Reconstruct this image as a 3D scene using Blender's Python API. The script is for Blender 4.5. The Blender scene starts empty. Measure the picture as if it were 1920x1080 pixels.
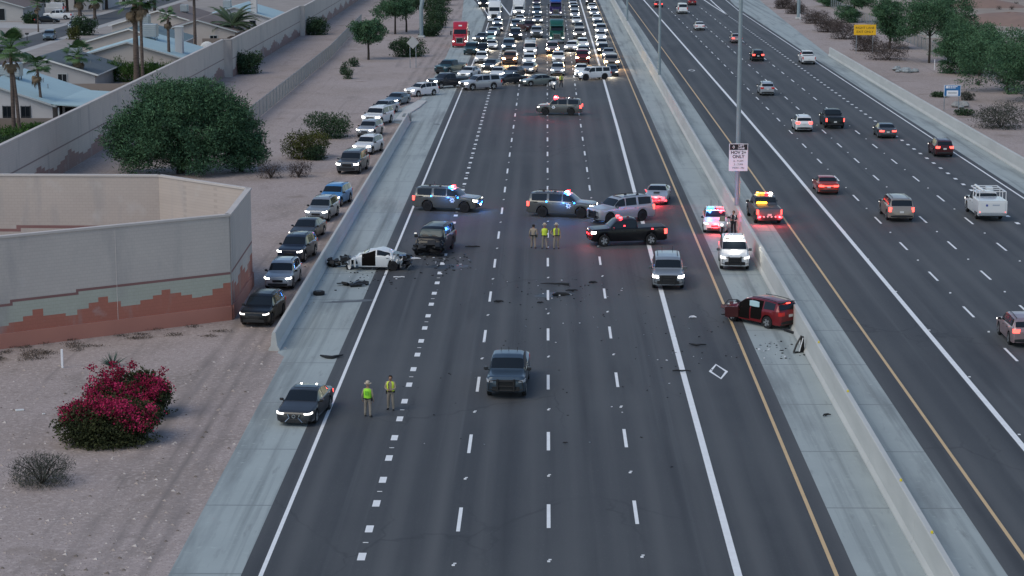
import bpy, bmesh, math, random
import numpy as np
from mathutils import Vector, Matrix
random.seed(7); rng = np.random.default_rng(7)
R = math.radians
# ------------------------------------------------------------------ camera, sky, sun, exposure
FPX, YV, HS = 3990.0, -215.0, 26.37           # focal length in photo pixels, horizon row, slant height
PITCH = math.atan((540 - YV) / FPX); CAMH = HS * math.cos(PITCH)
YAW = math.atan(65 * math.cos(PITCH) / FPX)
sc = bpy.context.scene
C = sc.collection
cam = bpy.data.cameras.new('camera'); cam_o = bpy.data.objects.new('camera', cam); C.objects.link(cam_o)
cam.sensor_width = 36; cam.lens = 36 * FPX / 1920; cam.clip_end = 6000; cam.clip_start = 1
cam_o.location = (0, 0, CAMH); cam_o.rotation_euler = (math.pi / 2 - PITCH, 0, YAW)
sc.camera = cam_o
SUN_EL, SUN_AZ = R(48), R(228)                # veiled sun behind the camera, to the left
w = bpy.data.worlds.new('World'); sc.world = w; w.use_nodes = True
nt = w.node_tree; bg = nt.nodes['Background']
sky = nt.nodes.new('ShaderNodeTexSky'); sky.sky_type = 'NISHITA'; sky.sun_disc = False
sky.sun_elevation = SUN_EL; sky.sun_rotation = SUN_AZ; sky.air_density = 1.0; sky.dust_density = 0.4; sky.ozone_density = 1.0
nt.links.new(sky.outputs[0], bg.inputs[0]); bg.inputs[1].default_value = 0.115
sun = bpy.data.lights.new('sun', 'SUN'); sun.energy = 1.2; sun.angle = R(42); sun.color = (1, 0.91, 0.73)
sun_o = bpy.data.objects.new('sun', sun); C.objects.link(sun_o)
sd = Vector((math.sin(SUN_AZ) * math.cos(SUN_EL), math.cos(SUN_AZ) * math.cos(SUN_EL), math.sin(SUN_EL)))
sun_o.rotation_euler = sd.to_track_quat('Z', 'Y').to_euler()
vs_ = sc.view_settings; vs_.view_transform = 'Standard'; vs_.look = 'None'; vs_.gamma = 1; vs_.use_curve_mapping = False
vs_.exposure = 0.42
sc.cycles.use_denoising = True
sc.cycles.sample_clamp_indirect = 4; sc.cycles.max_bounces = 5; sc.cycles.transparent_max_bounces = 6
sc.cycles.caustics_reflective = False; sc.cycles.caustics_refractive = False

# ------------------------------------------------------------------ pixel <-> ground
_cp, _sp, _cs, _ss = math.cos(PITCH), math.sin(PITCH), math.cos(YAW), math.sin(YAW)
_fw = Vector((-_ss * _cp, _cs * _cp, -_sp)); _rt = Vector((_cs, _ss, 0)); _up = _rt.cross(_fw)
def G(px, py, z=0.0):
    d = _fw + _rt * ((px - 960) / FPX) + _up * ((540 - py) / FPX)
    t = (z - CAMH) / d.z
    return Vector((d.x * t, d.y * t, z))
def P(v):
    v = Vector(v) - Vector((0, 0, CAMH)); zc = v.dot(_fw)
    return 960 + FPX * v.dot(_rt) / zc, 540 - FPX * v.dot(_up) / zc
def YR(py): return G(1025, py).y

# ------------------------------------------------------------------ materials
MATS = {}
def mat(name, col, rough=0.6, metal=0.0, var=None, scale=1.0, amt=1.0, stretch=None, bump=0.0, bscale=None, coat=0.0, emit=None, estr=0.0, spec=0.5, island=0.0, alpha=1.0, detail=6, extra=None):
    if name in MATS: return MATS[name]
    m = bpy.data.materials.new(name); m.use_nodes = True; t = m.node_tree; b = t.nodes['Principled BSDF']
    b.inputs['Base Color'].default_value = (*col, 1); b.inputs['Roughness'].default_value = rough; b.inputs['Metallic'].default_value = metal
    b.inputs['Specular IOR Level'].default_value = spec
    b.inputs['Coat Weight'].default_value = coat; b.inputs['Coat Roughness'].default_value = 0.06
    if emit: b.inputs['Emission Color'].default_value = (*emit, 1); b.inputs['Emission Strength'].default_value = estr
    if alpha < 1: b.inputs['Alpha'].default_value = alpha
    N = t.nodes.new; Lk = t.links.new
    geo = None; vec = None
    if var is not None or bump or extra:
        geo = N('ShaderNodeNewGeometry'); vec = geo.outputs['Position']
    last = None
    def noise(sc_, det, st=None, rgh=0.55):
        v = vec
        if st:
            mp = N('ShaderNodeMapping'); mp.inputs['Scale'].default_value = st; Lk(v, mp.inputs[0]); v = mp.outputs[0]
        n = N('ShaderNodeTexNoise'); n.inputs['Scale'].default_value = sc_; n.inputs['Detail'].default_value = det; n.inputs['Roughness'].default_value = rgh
        Lk(v, n.inputs['Vector']); return n.outputs[0]
    def ramp(fac, lo, hi):
        r = N('ShaderNodeMapRange'); r.inputs[1].default_value = lo; r.inputs[2].default_value = hi; Lk(fac, r.inputs[0]); return r.outputs[0]
    def mix(fac, a, bb, mode='MIX'):
        x = N('ShaderNodeMix'); x.data_type = 'RGBA'; x.blend_type = mode
        if isinstance(fac, float): x.inputs[0].default_value = fac
        else: Lk(fac, x.inputs[0])
        for inp, val in ((x.inputs[6], a), (x.inputs[7], bb)):
            if isinstance(val, tuple): inp.default_value = (*val, 1)
            else: Lk(val, inp)
        return x.outputs[2]
    if var is not None:
        last = mix(ramp(noise(scale, detail, stretch), 0.5 - 0.25 / amt, 0.5 + 0.25 / amt), col, var)
    if extra: last = extra(last if last is not None else col, noise, ramp, mix, N, Lk, vec)
    if island:
        geo = geo or N('ShaderNodeNewGeometry')
        hs = N('ShaderNodeHueSaturation'); Lk(last, hs.inputs['Color']) if last is not None else None
        if last is None: hs.inputs['Color'].default_value = (*col, 1)
        mr = N('ShaderNodeMapRange'); mr.inputs[3].default_value = 1 - island; mr.inputs[4].default_value = 1 + island
        Lk(geo.outputs['Random Per Island'], mr.inputs[0]); Lk(mr.outputs[0], hs.inputs['Value']); last = hs.outputs[0]
    if last is not None: Lk(last, b.inputs['Base Color'])
    if bump:
        bn = N('ShaderNodeBump'); bn.inputs['Strength'].default_value = bump; bn.inputs['Distance'].default_value = 0.05
        Lk(noise(bscale or scale * 6, 4), bn.inputs['Height']); Lk(bn.outputs[0], b.inputs['Normal'])
    MATS[name] = m
    return m

def ex_asphalt(c, noise, ramp, mix, N, Lk, vec):
    c = mix(ramp(noise(1.0, 3, (0.55, 0.004, 1)), 0.36, 0.64), c, (0.041, 0.043, 0.047))     # worn wheel paths along the lanes
    c = mix(ramp(noise(1.0, 4, (1.7, 0.012, 1)), 0.56, 0.72), c, (0.076, 0.079, 0.082))
    c = mix(ramp(noise(0.06, 5), 0.45, 0.75), c, (0.072, 0.075, 0.077))
    c = mix(ramp(noise(9.0, 3), 0.60, 0.85), c, (0.105, 0.107, 0.107))
    sx = N('ShaderNodeSeparateXYZ'); Lk(vec, sx.inputs[0])
    ph = N('ShaderNodeMath'); ph.operation = 'MULTIPLY_ADD'; ph.inputs[1].default_value = 2 * math.pi / 1.83; ph.inputs[2].default_value = -2 * math.pi * 1.075 / 1.83; Lk(sx.outputs[0], ph.inputs[0])
    co = N('ShaderNodeMath'); co.operation = 'COSINE'; Lk(ph.outputs[0], co.inputs[0])
    wm = N('ShaderNodeMath'); wm.operation = 'MULTIPLY'; Lk(ramp(co.outputs[0], -0.1, 1.0), wm.inputs[0]); Lk(ramp(noise(1.0, 4, (0.5, 0.02, 1)), 0.30, 0.75), wm.inputs[1])
    c = mix(wm.outputs[0], c, (0.088, 0.089, 0.090))                                          # tyre-polished wheel paths
    om = N('ShaderNodeMath'); om.operation = 'MULTIPLY'; Lk(ramp(co.outputs[0], -0.3, -1.0), om.inputs[0]); Lk(ramp(noise(1.0, 4, (0.8, 0.03, 1)), 0.48, 0.75), om.inputs[1])
    c = mix(om.outputs[0], c, (0.030, 0.031, 0.034))                                          # oil-darkened lane centres
    v = N('ShaderNodeTexVoronoi'); v.feature = 'DISTANCE_TO_EDGE'; v.inputs['Scale'].default_value = 0.16
    mp = N('ShaderNodeMapping'); mp.inputs['Scale'].default_value = (1, 0.35, 1); wp = N('ShaderNodeVectorMath'); wp.operation = 'ADD'
    nz = N('ShaderNodeTexNoise'); nz.inputs['Scale'].default_value = 0.7; Lk(vec, nz.inputs['Vector']); Lk(vec, wp.inputs[0]); Lk(nz.outputs[1], wp.inputs[1]); Lk(wp.outputs[0], mp.inputs[0]); Lk(mp.outputs[0], v.inputs['Vector'])
    cr = N('ShaderNodeMath'); cr.operation = 'MULTIPLY'; cr.inputs[1].default_value = 0.55
    inv = N('ShaderNodeMapRange'); inv.inputs[1].default_value = 0.0; inv.inputs[2].default_value = 0.011; inv.inputs[3].default_value = 1; inv.inputs[4].default_value = 0; Lk(v.outputs[0], inv.inputs[0])
    mk = ramp(noise(0.045, 3), 0.50, 0.62); Lk(inv.outputs[0], cr.inputs[0]); m2 = N('ShaderNodeMath'); m2.operation = 'MULTIPLY'; Lk(cr.outputs[0], m2.inputs[0]); Lk(mk, m2.inputs[1])
    c = mix(m2.outputs[0], c, (0.020, 0.021, 0.023))                                          # sealed cracks
    return mix(ramp(noise(0.35, 4, (1, 0.08, 1)), 0.62, 0.80), c, (0.026, 0.028, 0.031))
def ex_concrete(c, noise, ramp, mix, N, Lk, vec):
    c = mix(ramp(noise(1.0, 6, (1.3, 0.02, 1)), 0.50, 0.74), c, (0.15, 0.172, 0.172))
    c = mix(ramp(noise(1.0, 5, (2.1, 0.03, 1)), 0.60, 0.90), c, (0.43, 0.46, 0.44))
    c = mix(ramp(noise(0.6, 6, (1.0, 0.10, 1)), 0.52, 0.76), c, (0.16, 0.178, 0.18))
    c = mix(ramp(noise(2.2, 5, (1.0, 0.16, 1)), 0.60, 0.80), c, (0.21, 0.23, 0.228))
    c = mix(ramp(noise(3.0, 4), 0.6, 0.85), c, (0.40, 0.45, 0.43))
    wv = N('ShaderNodeTexWave'); wv.wave_type = 'BANDS'; wv.bands_direction = 'Y'; wv.inputs['Scale'].default_value = 0.0343; Lk(vec, wv.inputs[0])
    return mix(ramp(wv.outputs[0], 0.9992, 0.9999), c, (0.20, 0.22, 0.22))                 # sawn joints
def ex_dirt(c, noise, ramp, mix, N, Lk, vec):
    c = mix(ramp(noise(0.09, 6), 0.42, 0.68), c, (0.30, 0.24, 0.21))
    c = mix(ramp(noise(0.35, 6, (1, 0.45, 1)), 0.56, 0.78), c, (0.215, 0.175, 0.152))
    c = mix(ramp(noise(4.0, 6), 0.5, 0.75), c, (0.50, 0.42, 0.38))
    c = mix(ramp(noise(11.0, 4), 0.55, 0.7), c, (0.15, 0.12, 0.108))
    c = mix(ramp(noise(1.3, 6), 0.58, 0.78), c, (0.22, 0.178, 0.155))
    c = mix(ramp(noise(0.22, 6), 0.60, 0.72), c, (0.235, 0.185, 0.155))
    sx = N('ShaderNodeSeparateXYZ'); Lk(vec, sx.inputs[0])
    def band(x0, w):                                # tyre ruts worn along the verge
        a_ = N('ShaderNodeMath'); a_.operation = 'ADD'; a_.inputs[1].default_value = -x0; Lk(sx.outputs[0], a_.inputs[0])
        b_ = N('ShaderNodeMath'); b_.operation = 'ABSOLUTE'; Lk(a_.outputs[0], b_.inputs[0])
        r_ = N('ShaderNodeMapRange'); r_.inputs[1].default_value = 0; r_.inputs[2].default_value = w; r_.inputs[3].default_value = 1; r_.inputs[4].default_value = 0; Lk(b_.outputs[0], r_.inputs[0])
        m_ = N('ShaderNodeMath'); m_.operation = 'MULTIPLY'; Lk(r_.outputs[0], m_.inputs[0]); Lk(ramp(noise(1.0, 5, (1.0, 0.12, 1)), 0.35, 0.62), m_.inputs[1]); return m_.outputs[0]
    for x0, w in ((-15.6, .55), (-17.2, .55), (-16.4, .35), (-18.6, .5)): c = mix(band(x0, w), c, (0.20, 0.165, 0.148))
    return mix(ramp(noise(1.0, 4, (0.9, 0.03, 1)), 0.60, 0.80), c, (0.21, 0.175, 0.16))
def ex_block(c, noise, ramp, mix, N, Lk, vec):
    sx = N('ShaderNodeSeparateXYZ'); Lk(vec, sx.inputs[0])
    ad = N('ShaderNodeMath'); ad.operation = 'ADD'; Lk(sx.outputs[0], ad.inputs[0]); Lk(sx.outputs[1], ad.inputs[1])
    cb = N('ShaderNodeCombineXYZ'); Lk(ad.outputs[0], cb.inputs[0]); Lk(sx.outputs[2], cb.inputs[1])
    br = N('ShaderNodeTexBrick'); br.inputs['Scale'].default_value = 1; br.inputs['Mortar Size'].default_value = 0.012
    br.inputs['Brick Width'].default_value = 0.4; br.inputs['Row Height'].default_value = 0.2
    br.inputs['Color1'].default_value = (1, 1, 1, 1); br.inputs['Color2'].default_value = (0.96, 0.96, 0.96, 1); br.inputs['Mortar'].default_value = (0.86, 0.86, 0.86, 1)
    Lk(cb.outputs[0], br.inputs['Vector'])
    c = mix(1.0, c, br.outputs[0], 'MULTIPLY')
    c = mix(ramp(noise(1.0, 5, (0.5, 0.5, 0.12)), 0.55, 0.8), c, (0.31, 0.29, 0.28))
    return mix(ramp(noise(0.6, 5), 0.6, 0.9), c, (0.50, 0.47, 0.45))

M_ASPHALT = mat('asphalt', (0.060, 0.0615, 0.064), 0.78, var=(0.066, 0.0675, 0.070), scale=0.6, extra=ex_asphalt, bump=0.15, bscale=30)
M_STREET = mat('street_asphalt', (0.06, 0.062, 0.066), 0.85, var=(0.075, 0.077, 0.08), scale=0.4)
M_CONC = mat('shoulder_concrete', (0.355, 0.395, 0.385), 0.85, var=(0.305, 0.342, 0.338), scale=0.25, extra=ex_concrete, bump=0.1, bscale=12)
M_BARR = mat('barrier_concrete', (0.50, 0.50, 0.475), 0.85, var=(0.42, 0.425, 0.405), scale=0.8, stretch=(1, 0.25, 1.6), bump=0.1, bscale=10, amt=1.3)
M_DIRT = mat('dirt', (0.375, 0.305, 0.280), 0.95, var=(0.335, 0.272, 0.25), scale=1.2, extra=ex_dirt, bump=0.5, bscale=3)
M_DESERT = mat('desert', (0.33, 0.27, 0.22), 0.95, var=(0.24, 0.19, 0.155), scale=0.08, amt=1.4, bump=0.3, bscale=2)
M_YARD = mat('yard_gravel', (0.33, 0.29, 0.26), 0.95, var=(0.25, 0.22, 0.2), scale=0.25, amt=1.3)
M_PAVE = mat('pavement', (0.40, 0.385, 0.365), 0.9, var=(0.34, 0.325, 0.31), scale=0.5)
M_WHITE = mat('white_road_paint', (0.82, 0.82, 0.81), 0.6, var=(0.72, 0.72, 0.71), scale=2.2, amt=1.2)
M_YELLOW = mat('yellow_road_paint', (0.62, 0.43, 0.22), 0.6, var=(0.54, 0.37, 0.19), scale=1.5)
M_BLOCK = mat('wall_block', (0.515, 0.465, 0.42), 0.9, var=(0.46, 0.415, 0.38), scale=0.35, extra=ex_block, bump=0.1, bscale=8)
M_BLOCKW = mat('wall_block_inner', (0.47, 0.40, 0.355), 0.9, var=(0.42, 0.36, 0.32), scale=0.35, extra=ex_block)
M_CAP = mat('wall_cap', (0.52, 0.475, 0.44), 0.9, var=(0.46, 0.42, 0.395), scale=1.0)
M_SALMON = mat('salmon_paint', (0.42, 0.155, 0.108), 0.9, var=(0.36, 0.135, 0.095), scale=0.6, extra=ex_block)
M_SALMON2 = mat('footing_paint', (0.46, 0.20, 0.145), 0.9, var=(0.41, 0.175, 0.13), scale=0.5)
M_CREAM = mat('cream_paint', (0.42, 0.43, 0.36), 0.9, var=(0.38, 0.385, 0.32), scale=0.6, extra=ex_block)
M_MAROON = mat('maroon_paint', (0.20, 0.10, 0.095), 0.9, var=(0.24, 0.13, 0.12), scale=0.6)
M_GALV = mat('galvanised_steel', (0.33, 0.36, 0.38), 0.45, 0.6, var=(0.27, 0.30, 0.32), scale=2)
M_POLE = mat('painted_pole', (0.25, 0.31, 0.33), 0.5, 0.2, var=(0.21, 0.26, 0.28), scale=2)
M_BLACK = mat('black_plastic', (0.012, 0.012, 0.013), 0.55)
M_RUB = mat('tyre_rubber', (0.011, 0.011, 0.012), 0.85)
M_RIM = mat('alloy_rim', (0.42, 0.43, 0.44), 0.35, 0.8)
M_RIMD = mat('dark_rim', (0.02, 0.02, 0.022), 0.4, 0.5)
M_GLASS = mat('tinted_glass', (0.010, 0.014, 0.018), 0.06, spec=0.36)
M_GRILLE = mat('grille', (0.016, 0.016, 0.017), 0.4, spec=0.4)
M_CHROME = mat('chrome', (0.6, 0.61, 0.62), 0.2, 1.0)
M_PLATE = mat('number_plate', (0.6, 0.6, 0.58), 0.5)
M_CABSHADE = mat('cabin_shade', (0.007, 0.006, 0.0055), 0.95, spec=0.1)  # near-black colour for painted cabin shade in the wreck doorways
M_HOFF = mat('headlight_off', (0.45, 0.47, 0.5), 0.15)
M_HON = mat('headlight_lit', (1, 1, 1), 0.3, emit=(1.0, 0.96, 0.9), estr=12)
M_HWARM = mat('headlight_warm', (1, 0.9, 0.7), 0.3, emit=(1.0, 0.60, 0.26), estr=85)
M_HJAM = mat('headlight_beam', (1, 1, 1), 0.3, emit=(1.0, 0.94, 0.85), estr=22)
M_HJW = mat('headlight_beam_warm', (1, 1, 1), 0.3, emit=(1.0, 0.84, 0.62), estr=20)
M_DRL = mat('headlight_dim', (1, 1, 1), 0.3, emit=(1.0, 0.93, 0.86), estr=2.0)
M_TAIL = mat('taillight', (0.25, 0.012, 0.012), 0.2, emit=(1.0, 0.05, 0.04), estr=0.12)
M_TAILON = mat('taillight_lit', (0.3, 0.01, 0.01), 0.2, emit=(1.0, 0.07, 0.055), estr=3.6)
M_ERED = mat('beacon_red', (0.5, 0.02, 0.02), 0.3, emit=(1.0, 0.022, 0.03), estr=14)
M_EBLUE = mat('beacon_blue', (0.02, 0.1, 0.6), 0.3, emit=(0.02, 0.26, 1.0), estr=14)
M_EAMB = mat('beacon_amber', (0.6, 0.25, 0.02), 0.3, emit=(1.0, 0.42, 0.02), estr=9)
M_EWHITE = mat('beacon_white', (0.8, 0.8, 0.8), 0.3, emit=(1.0, 0.93, 0.82), estr=16)
M_AMBER = mat('amber_lens', (0.5, 0.2, 0.03), 0.3, emit=(1.0, 0.4, 0.05), estr=1.0)
def paint(name, col, metal=0.15, rough=0.32):
    return mat('paint_' + name, col, rough, metal, coat=0.35)
PAINT = dict(
    white=paint('white', (0.66, 0.67, 0.67), 0), silver=paint('silver', (0.40, 0.42, 0.44), 0.45), grey=paint('grey', (0.085, 0.092, 0.10), 0.4),
    darkgrey=paint('darkgrey', (0.034, 0.037, 0.042), 0.3), black=mat('paint_black', (0.0035, 0.004, 0.0055), 0.3, 0.0, coat=0.15, spec=0.3), blue=paint('blue', (0.075, 0.26, 0.52), 0.3),
    steel=paint('steel', (0.13, 0.185, 0.23), 0.4), slate=paint('slate', (0.045, 0.070, 0.096), 0.35), navy=paint('navy', (0.012, 0.018, 0.035), 0.2),
    red=paint('red', (0.42, 0.014, 0.03), 0.05), darkred=paint('darkred', (0.16, 0.008, 0.012), 0.2), maroon=paint('maroon', (0.055, 0.008, 0.010), 0.2),
    orange=paint('orange', (0.34, 0.035, 0.02), 0.1), beige=paint('beige', (0.36, 0.32, 0.29), 0.35), tan=paint('tan', (0.26, 0.225, 0.19), 0.35), rose=paint('rose', (0.30, 0.215, 0.22), 0.35),
    teal=paint('teal', (0.016, 0.06, 0.075), 0.3), mint=paint('mint', (0.36, 0.55, 0.50), 0.1), green=paint('green', (0.006, 0.085, 0.058), 0.1),
    royal=paint('royal', (0.02, 0.10, 0.38), 0.1), purple=paint('purple', (0.035, 0.018, 0.10), 0.2), brown=paint('brown', (0.026, 0.022, 0.020), 0.2),
    trooper=paint('trooper', (0.125, 0.128, 0.122), 0.45, 0.26), lightgrey=paint('lightgrey', (0.27, 0.29, 0.31), 0.4), olive=paint('olive', (0.16, 0.185, 0.175), 0.35),
    orange_lit_tan=paint('orange_lit_tan', (0.22, 0.10, 0.05), 0.3))  # tan body paint with the orange light mixed into the colour

# ------------------------------------------------------------------ mesh helpers
class MB:
    def __init__(s): s.v = []; s.f = []; s.m = []
    def add(s, vs, fs, m=0):
        o = len(s.v); s.v += [tuple(x) for x in vs]; s.f += [tuple(i + o for i in f) for f in fs]; s.m += [m] * len(fs); return s
    def box(s, c, d, rz=0, m=0, taper=1.0, tilt=None, ch=0.0):
        """box with optional chamfered vertical edges (ch) and tapered top"""
        hx, hy, hz = d[0] / 2, d[1] / 2, d[2] / 2
        if ch > 0:
            ring = [(hx - ch, -hy), (hx, -hy + ch), (hx, hy - ch), (hx - ch, hy), (-hx + ch, hy), (-hx, hy - ch), (-hx, -hy + ch), (-hx + ch, -hy)]
        else:
            ring = [(hx, -hy), (hx, hy), (-hx, hy), (-hx, -hy)]
        n = len(ring)
        zs = [-hz, hz] if ch <= 0 else [-hz, -hz + ch, hz - ch, hz]
        vs = []
        for k, z in enumerate(zs):
            f = 1.0
            if ch > 0 and k in (0, 3): f = 1 - ch / max(min(hx, hy), 1e-6) * 0.8
            tp = taper if z > 0 else 1.0
            for x, y in ring: vs.append(Vector((x * f * tp, y * f * tp, z)))
        rot = Matrix.Rotation(rz, 3, 'Z')
        if tilt: rot = rot @ tilt
        vs = [rot @ v + Vector(c) for v in vs]
        fs = [tuple(reversed(range(n))), tuple(range(len(zs) * n - n, len(zs) * n))]
        for k in range(len(zs) - 1):
            for i in range(n):
                j = (i + 1) % n; fs.append((k * n + i, k * n + j, k * n + n + j, k * n + n + i))
        return s.add(vs, fs, m)
    def tube(s, pts, rad, n=8, m=0, cap=True):
        pts = [Vector(p) for p in pts]
        if not isinstance(rad, (list, tuple)): rad = [rad] * len(pts)
        vs = []; prev = None
        for i, p in enumerate(pts):
            d = (pts[min(i + 1, len(pts) - 1)] - pts[max(i - 1, 0)]).normalized()
            a = Vector((0, 0, 1)) if abs(d.z) < 0.9 else Vector((1, 0, 0))
            if prev is not None: a = prev
            u = (a - d * a.dot(d)).normalized(); v = d.cross(u); prev = u
            for k in range(n):
                t = 2 * math.pi * k / n; vs.append(p + (u * math.cos(t) + v * math.sin(t)) * rad[i])
        fs = []
        for i in range(len(pts) - 1):
            for k in range(n):
                j = (k + 1) % n; fs.append((i * n + k, i * n + j, i * n + n + j, i * n + n + k))
        if cap: fs += [tuple(reversed(range(n))), tuple(range(len(vs) - n, len(vs)))]
        return s.add(vs, fs, m)
    def prism(s, poly, z0, z1, m=0):
        n = len(poly); vs = [(x, y, z0) for x, y in poly] + [(x, y, z1) for x, y in poly]
        fs = [tuple(reversed(range(n))), tuple(range(n, 2 * n))] + [(i, (i + 1) % n, n + (i + 1) % n, n + i) for i in range(n)]
        return s.add(vs, fs, m)
    def sweep(s, prof, y0, y1, m=0, closed=True):
        """extrude an (x,z) profile along Y"""
        n = len(prof); vs = [(x, y0, z) for x, z in prof] + [(x, y1, z) for x, z in prof]
        fs = [(i, (i + 1) % n, n + (i + 1) % n, n + i) for i in range(n)]
        if closed: fs += [tuple(reversed(range(n))), tuple(range(n, 2 * n))]
        return s.add(vs, fs, m)
    def lathe(s, prof, n=20, axis='Y', c=(0, 0, 0), m=0):
        vs = []
        for r, a in prof:
            for k in range(n):
                t = 2 * math.pi * k / n
                if axis == 'Y': vs.append((c[0] + r * math.cos(t), c[1] + a, c[2] + r * math.sin(t)))
                else: vs.append((c[0] + r * math.cos(t), c[1] + r * math.sin(t), c[2] + a))
        fs = []
        for i in range(len(prof) - 1):
            for k in range(n):
                j = (k + 1) % n; fs.append((i * n + k, i * n + j, i * n + n + j, i * n + n + k))
        fs += [tuple(range(n)), tuple(range(len(vs) - n, len(vs)))]
        return s.add(vs, fs, m)
    def mesh(s, name, mats, smooth=None):
        me = bpy.data.meshes.new(name); me.from_pydata(s.v, [], s.f)
        for x in (mats if isinstance(mats, (list, tuple)) else [mats]): me.materials.append(x)
        if any(s.m): me.polygons.foreach_set('material_index', s.m)
        bm = bmesh.new(); bm.from_mesh(me); bmesh.ops.recalc_face_normals(bm, faces=bm.faces); bm.to_mesh(me); bm.free()
        if smooth:
            me.polygons.foreach_set('use_smooth', [True] * len(me.polygons)); me.set_sharp_from_angle(angle=R(smooth))
        me.update(); return me
def obj(name, me, parent=None, loc=None, rot=None, scale=None):
    o = bpy.data.objects.new(name, me); C.objects.link(o)
    if parent: o.parent = parent
    if loc is not None: o.location = loc
    if rot is not None: o.rotation_euler = rot
    if scale is not None: o.scale = (scale,) * 3 if isinstance(scale, (int, float)) else scale
    return o
def build(name, mb, mats, parent=None, smooth=None, **k): return obj(name, mb.mesh(name, mats, smooth), parent, **k)
def tag(o, label=None, cat=None, group=None, kind=None):
    if label: o['label'] = label
    if cat: o['category'] = cat
    if group: o['group'] = group
    if kind: o['kind'] = kind
    return o
def thing(name, label, cat, loc=(0, 0, 0), rz=0, group=None):
    o = bpy.data.objects.new(name, None); C.objects.link(o); o.location = loc; o.rotation_euler = (0, 0, rz); o.empty_display_size = 0.3
    return tag(o, label, cat, group)
def sheet(name, pts, z, m, parent=None, kind='structure'):
    mb = MB(); mb.add([(x, y, z) for x, y in pts], [tuple(range(len(pts)))])
    o = build(name, mb, m, parent)
    if not parent: o['kind'] = kind
    return o
# ------------------------------------------------------------------ ground, roads, shoulders
sheet('ground', [(-1500, -200), (1500, -200), (1500, 3000), (-1500, 3000)], 0.0, M_DIRT)
sheet('desert_ground', [(61, -100), (900, -100), (900, 1500), (61, 1500)], 0.004, M_DESERT)
sheet('yard_ground', [(-44.5, 150), (-400, 150), (-400, 1200), (-44.5, 1200)], 0.004, M_YARD)
NEAR, FAR = 55, 1000
# southbound roadway (traffic jam side): asphalt with a merging ramp at the far end
road = sheet('road', [(-11.6, NEAR), (11.92, NEAR), (11.92, FAR), (-26, FAR), (-17.2, 500), (-14.3, 462), (-12.0, 425), (-11.6, 380)], 0.012, M_ASPHALT)
road2 = sheet('road', [(17.7, NEAR), (40.85, NEAR), (40.85, 330), (41.3, 470), (50, 700), (60, FAR), (17.2, FAR), (17.4, 470)], 0.012, M_ASPHALT)
sheet('road_shoulder', [(-14.25, NEAR), (-11.6, NEAR), (-11.6, 380), (-12.0, 425), (-14.3, 462), (-17.2, 500), (-26, FAR), (-30, FAR), (-19.2, 500), (-16.6, 420), (-15.4, 330), (-15.4, 262), (-17.3, 250), (-17.6, 236), (-15.1, 233), (-15.1, 117), (-14.6, 116)], 0.008, M_CONC)
sheet('road_shoulder', [(11.92, NEAR), (14.7, NEAR), (14.7, FAR), (11.92, FAR)], 0.008, M_CONC)
sheet('road_shoulder', [(15.1, NEAR), (17.7, NEAR), (17.4, 470), (17.2, FAR), (15.1, FAR)], 0.008, M_CONC)
sheet('road_shoulder', [(40.85, NEAR), (43.8, NEAR), (43.8, 330), (46.5, 420), (56, 700), (66, FAR), (60, FAR), (50, 700), (41.3, 470), (40.85, 330)], 0.008, M_CONC)

# ---- painted markings, each a part of its road
def line(pts, wd, m, parent, name='edge_line', z=0.017):
    mb = MB(); L = []; Rr = []
    for i, (x, y) in enumerate(pts):
        a = Vector(pts[max(i - 1, 0)]); b = Vector(pts[min(i + 1, len(pts) - 1)]); d = (b - a).normalized(); n = Vector((d.y, -d.x)) * wd / 2
        L.append((x - n.x, y - n.y, z)); Rr.append((x + n.x, y + n.y, z))
    k = len(pts); mb.add(L + Rr, [(i, i + k, i + k + 1, i + 1) for i in range(k - 1)]); return build(name, mb, m, parent)
line([(-10.84, NEAR), (-10.87, 380), (-11.2, 425), (-13.6, 462), (-16.4, 500), (-25, FAR)], 0.17, M_WHITE, road)
line([(-7.18, 432), (-9.6, 470), (-11.5, 500), (-19, 800)], 0.30, M_WHITE, road, 'gore_line')
line([(-7.18, 432), (-7.18, 520), (-7.18, 900)], 0.30, M_WHITE, road, 'gore_line')
line([(7.36, NEAR), (7.45, 110), (7.6, 170), (7.78, 230), (7.82, 300), (7.75, 420), (7.5, FAR)], 0.30, M_WHITE, road, 'carpool_line')
line([(11.12, NEAR), (11.22, 126), (11.22, 376), (11.2, FAR)], 0.16, M_YELLOW, road)
line([(18.78, NEAR), (18.8, 130), (18.92, 216), (18.74, 351), (18.46, 486), (17.9, FAR)], 0.16, M_YELLOW, road2)
line([(22.4, NEAR), (22.45, 97), (22.76, 203), (22.79, 252), (22.6, 400), (22.4, 494), (22, FAR)], 0.30, M_WHITE, road2, 'carpool_line')
line([(40.25, NEAR), (40.26, 330), (40.4, 450), (42.5, 560), (58, FAR)], 0.17, M_WHITE, road2)
line([(36.8, 436), (37.3, 470), (39, 560), (50, FAR)], 0.28, M_WHITE, road2, 'gore_line')
line([(36.8, 436), (36.4, 470), (36, 560), (35, FAR)], 0.28, M_WHITE, road2, 'gore_line')
def quad_mesh(name, wd, ln, m): return MB().add([(-wd / 2, -ln / 2, 0), (wd / 2, -ln / 2, 0), (wd / 2, ln / 2, 0), (-wd / 2, ln / 2, 0)], [(0, 1, 2, 3)]).mesh(name, m)
DASH = quad_mesh('lane_dash', 0.155, 3.4, M_WHITE); DOT = quad_mesh('lane_dot', 0.31, 0.95, M_WHITE)
RPM = MB().box((0, 0, 0.01), (0.22, 0.2, 0.02), ch=0.008).mesh('lane_reflector', M_WHITE)
refl = MB()
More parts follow.
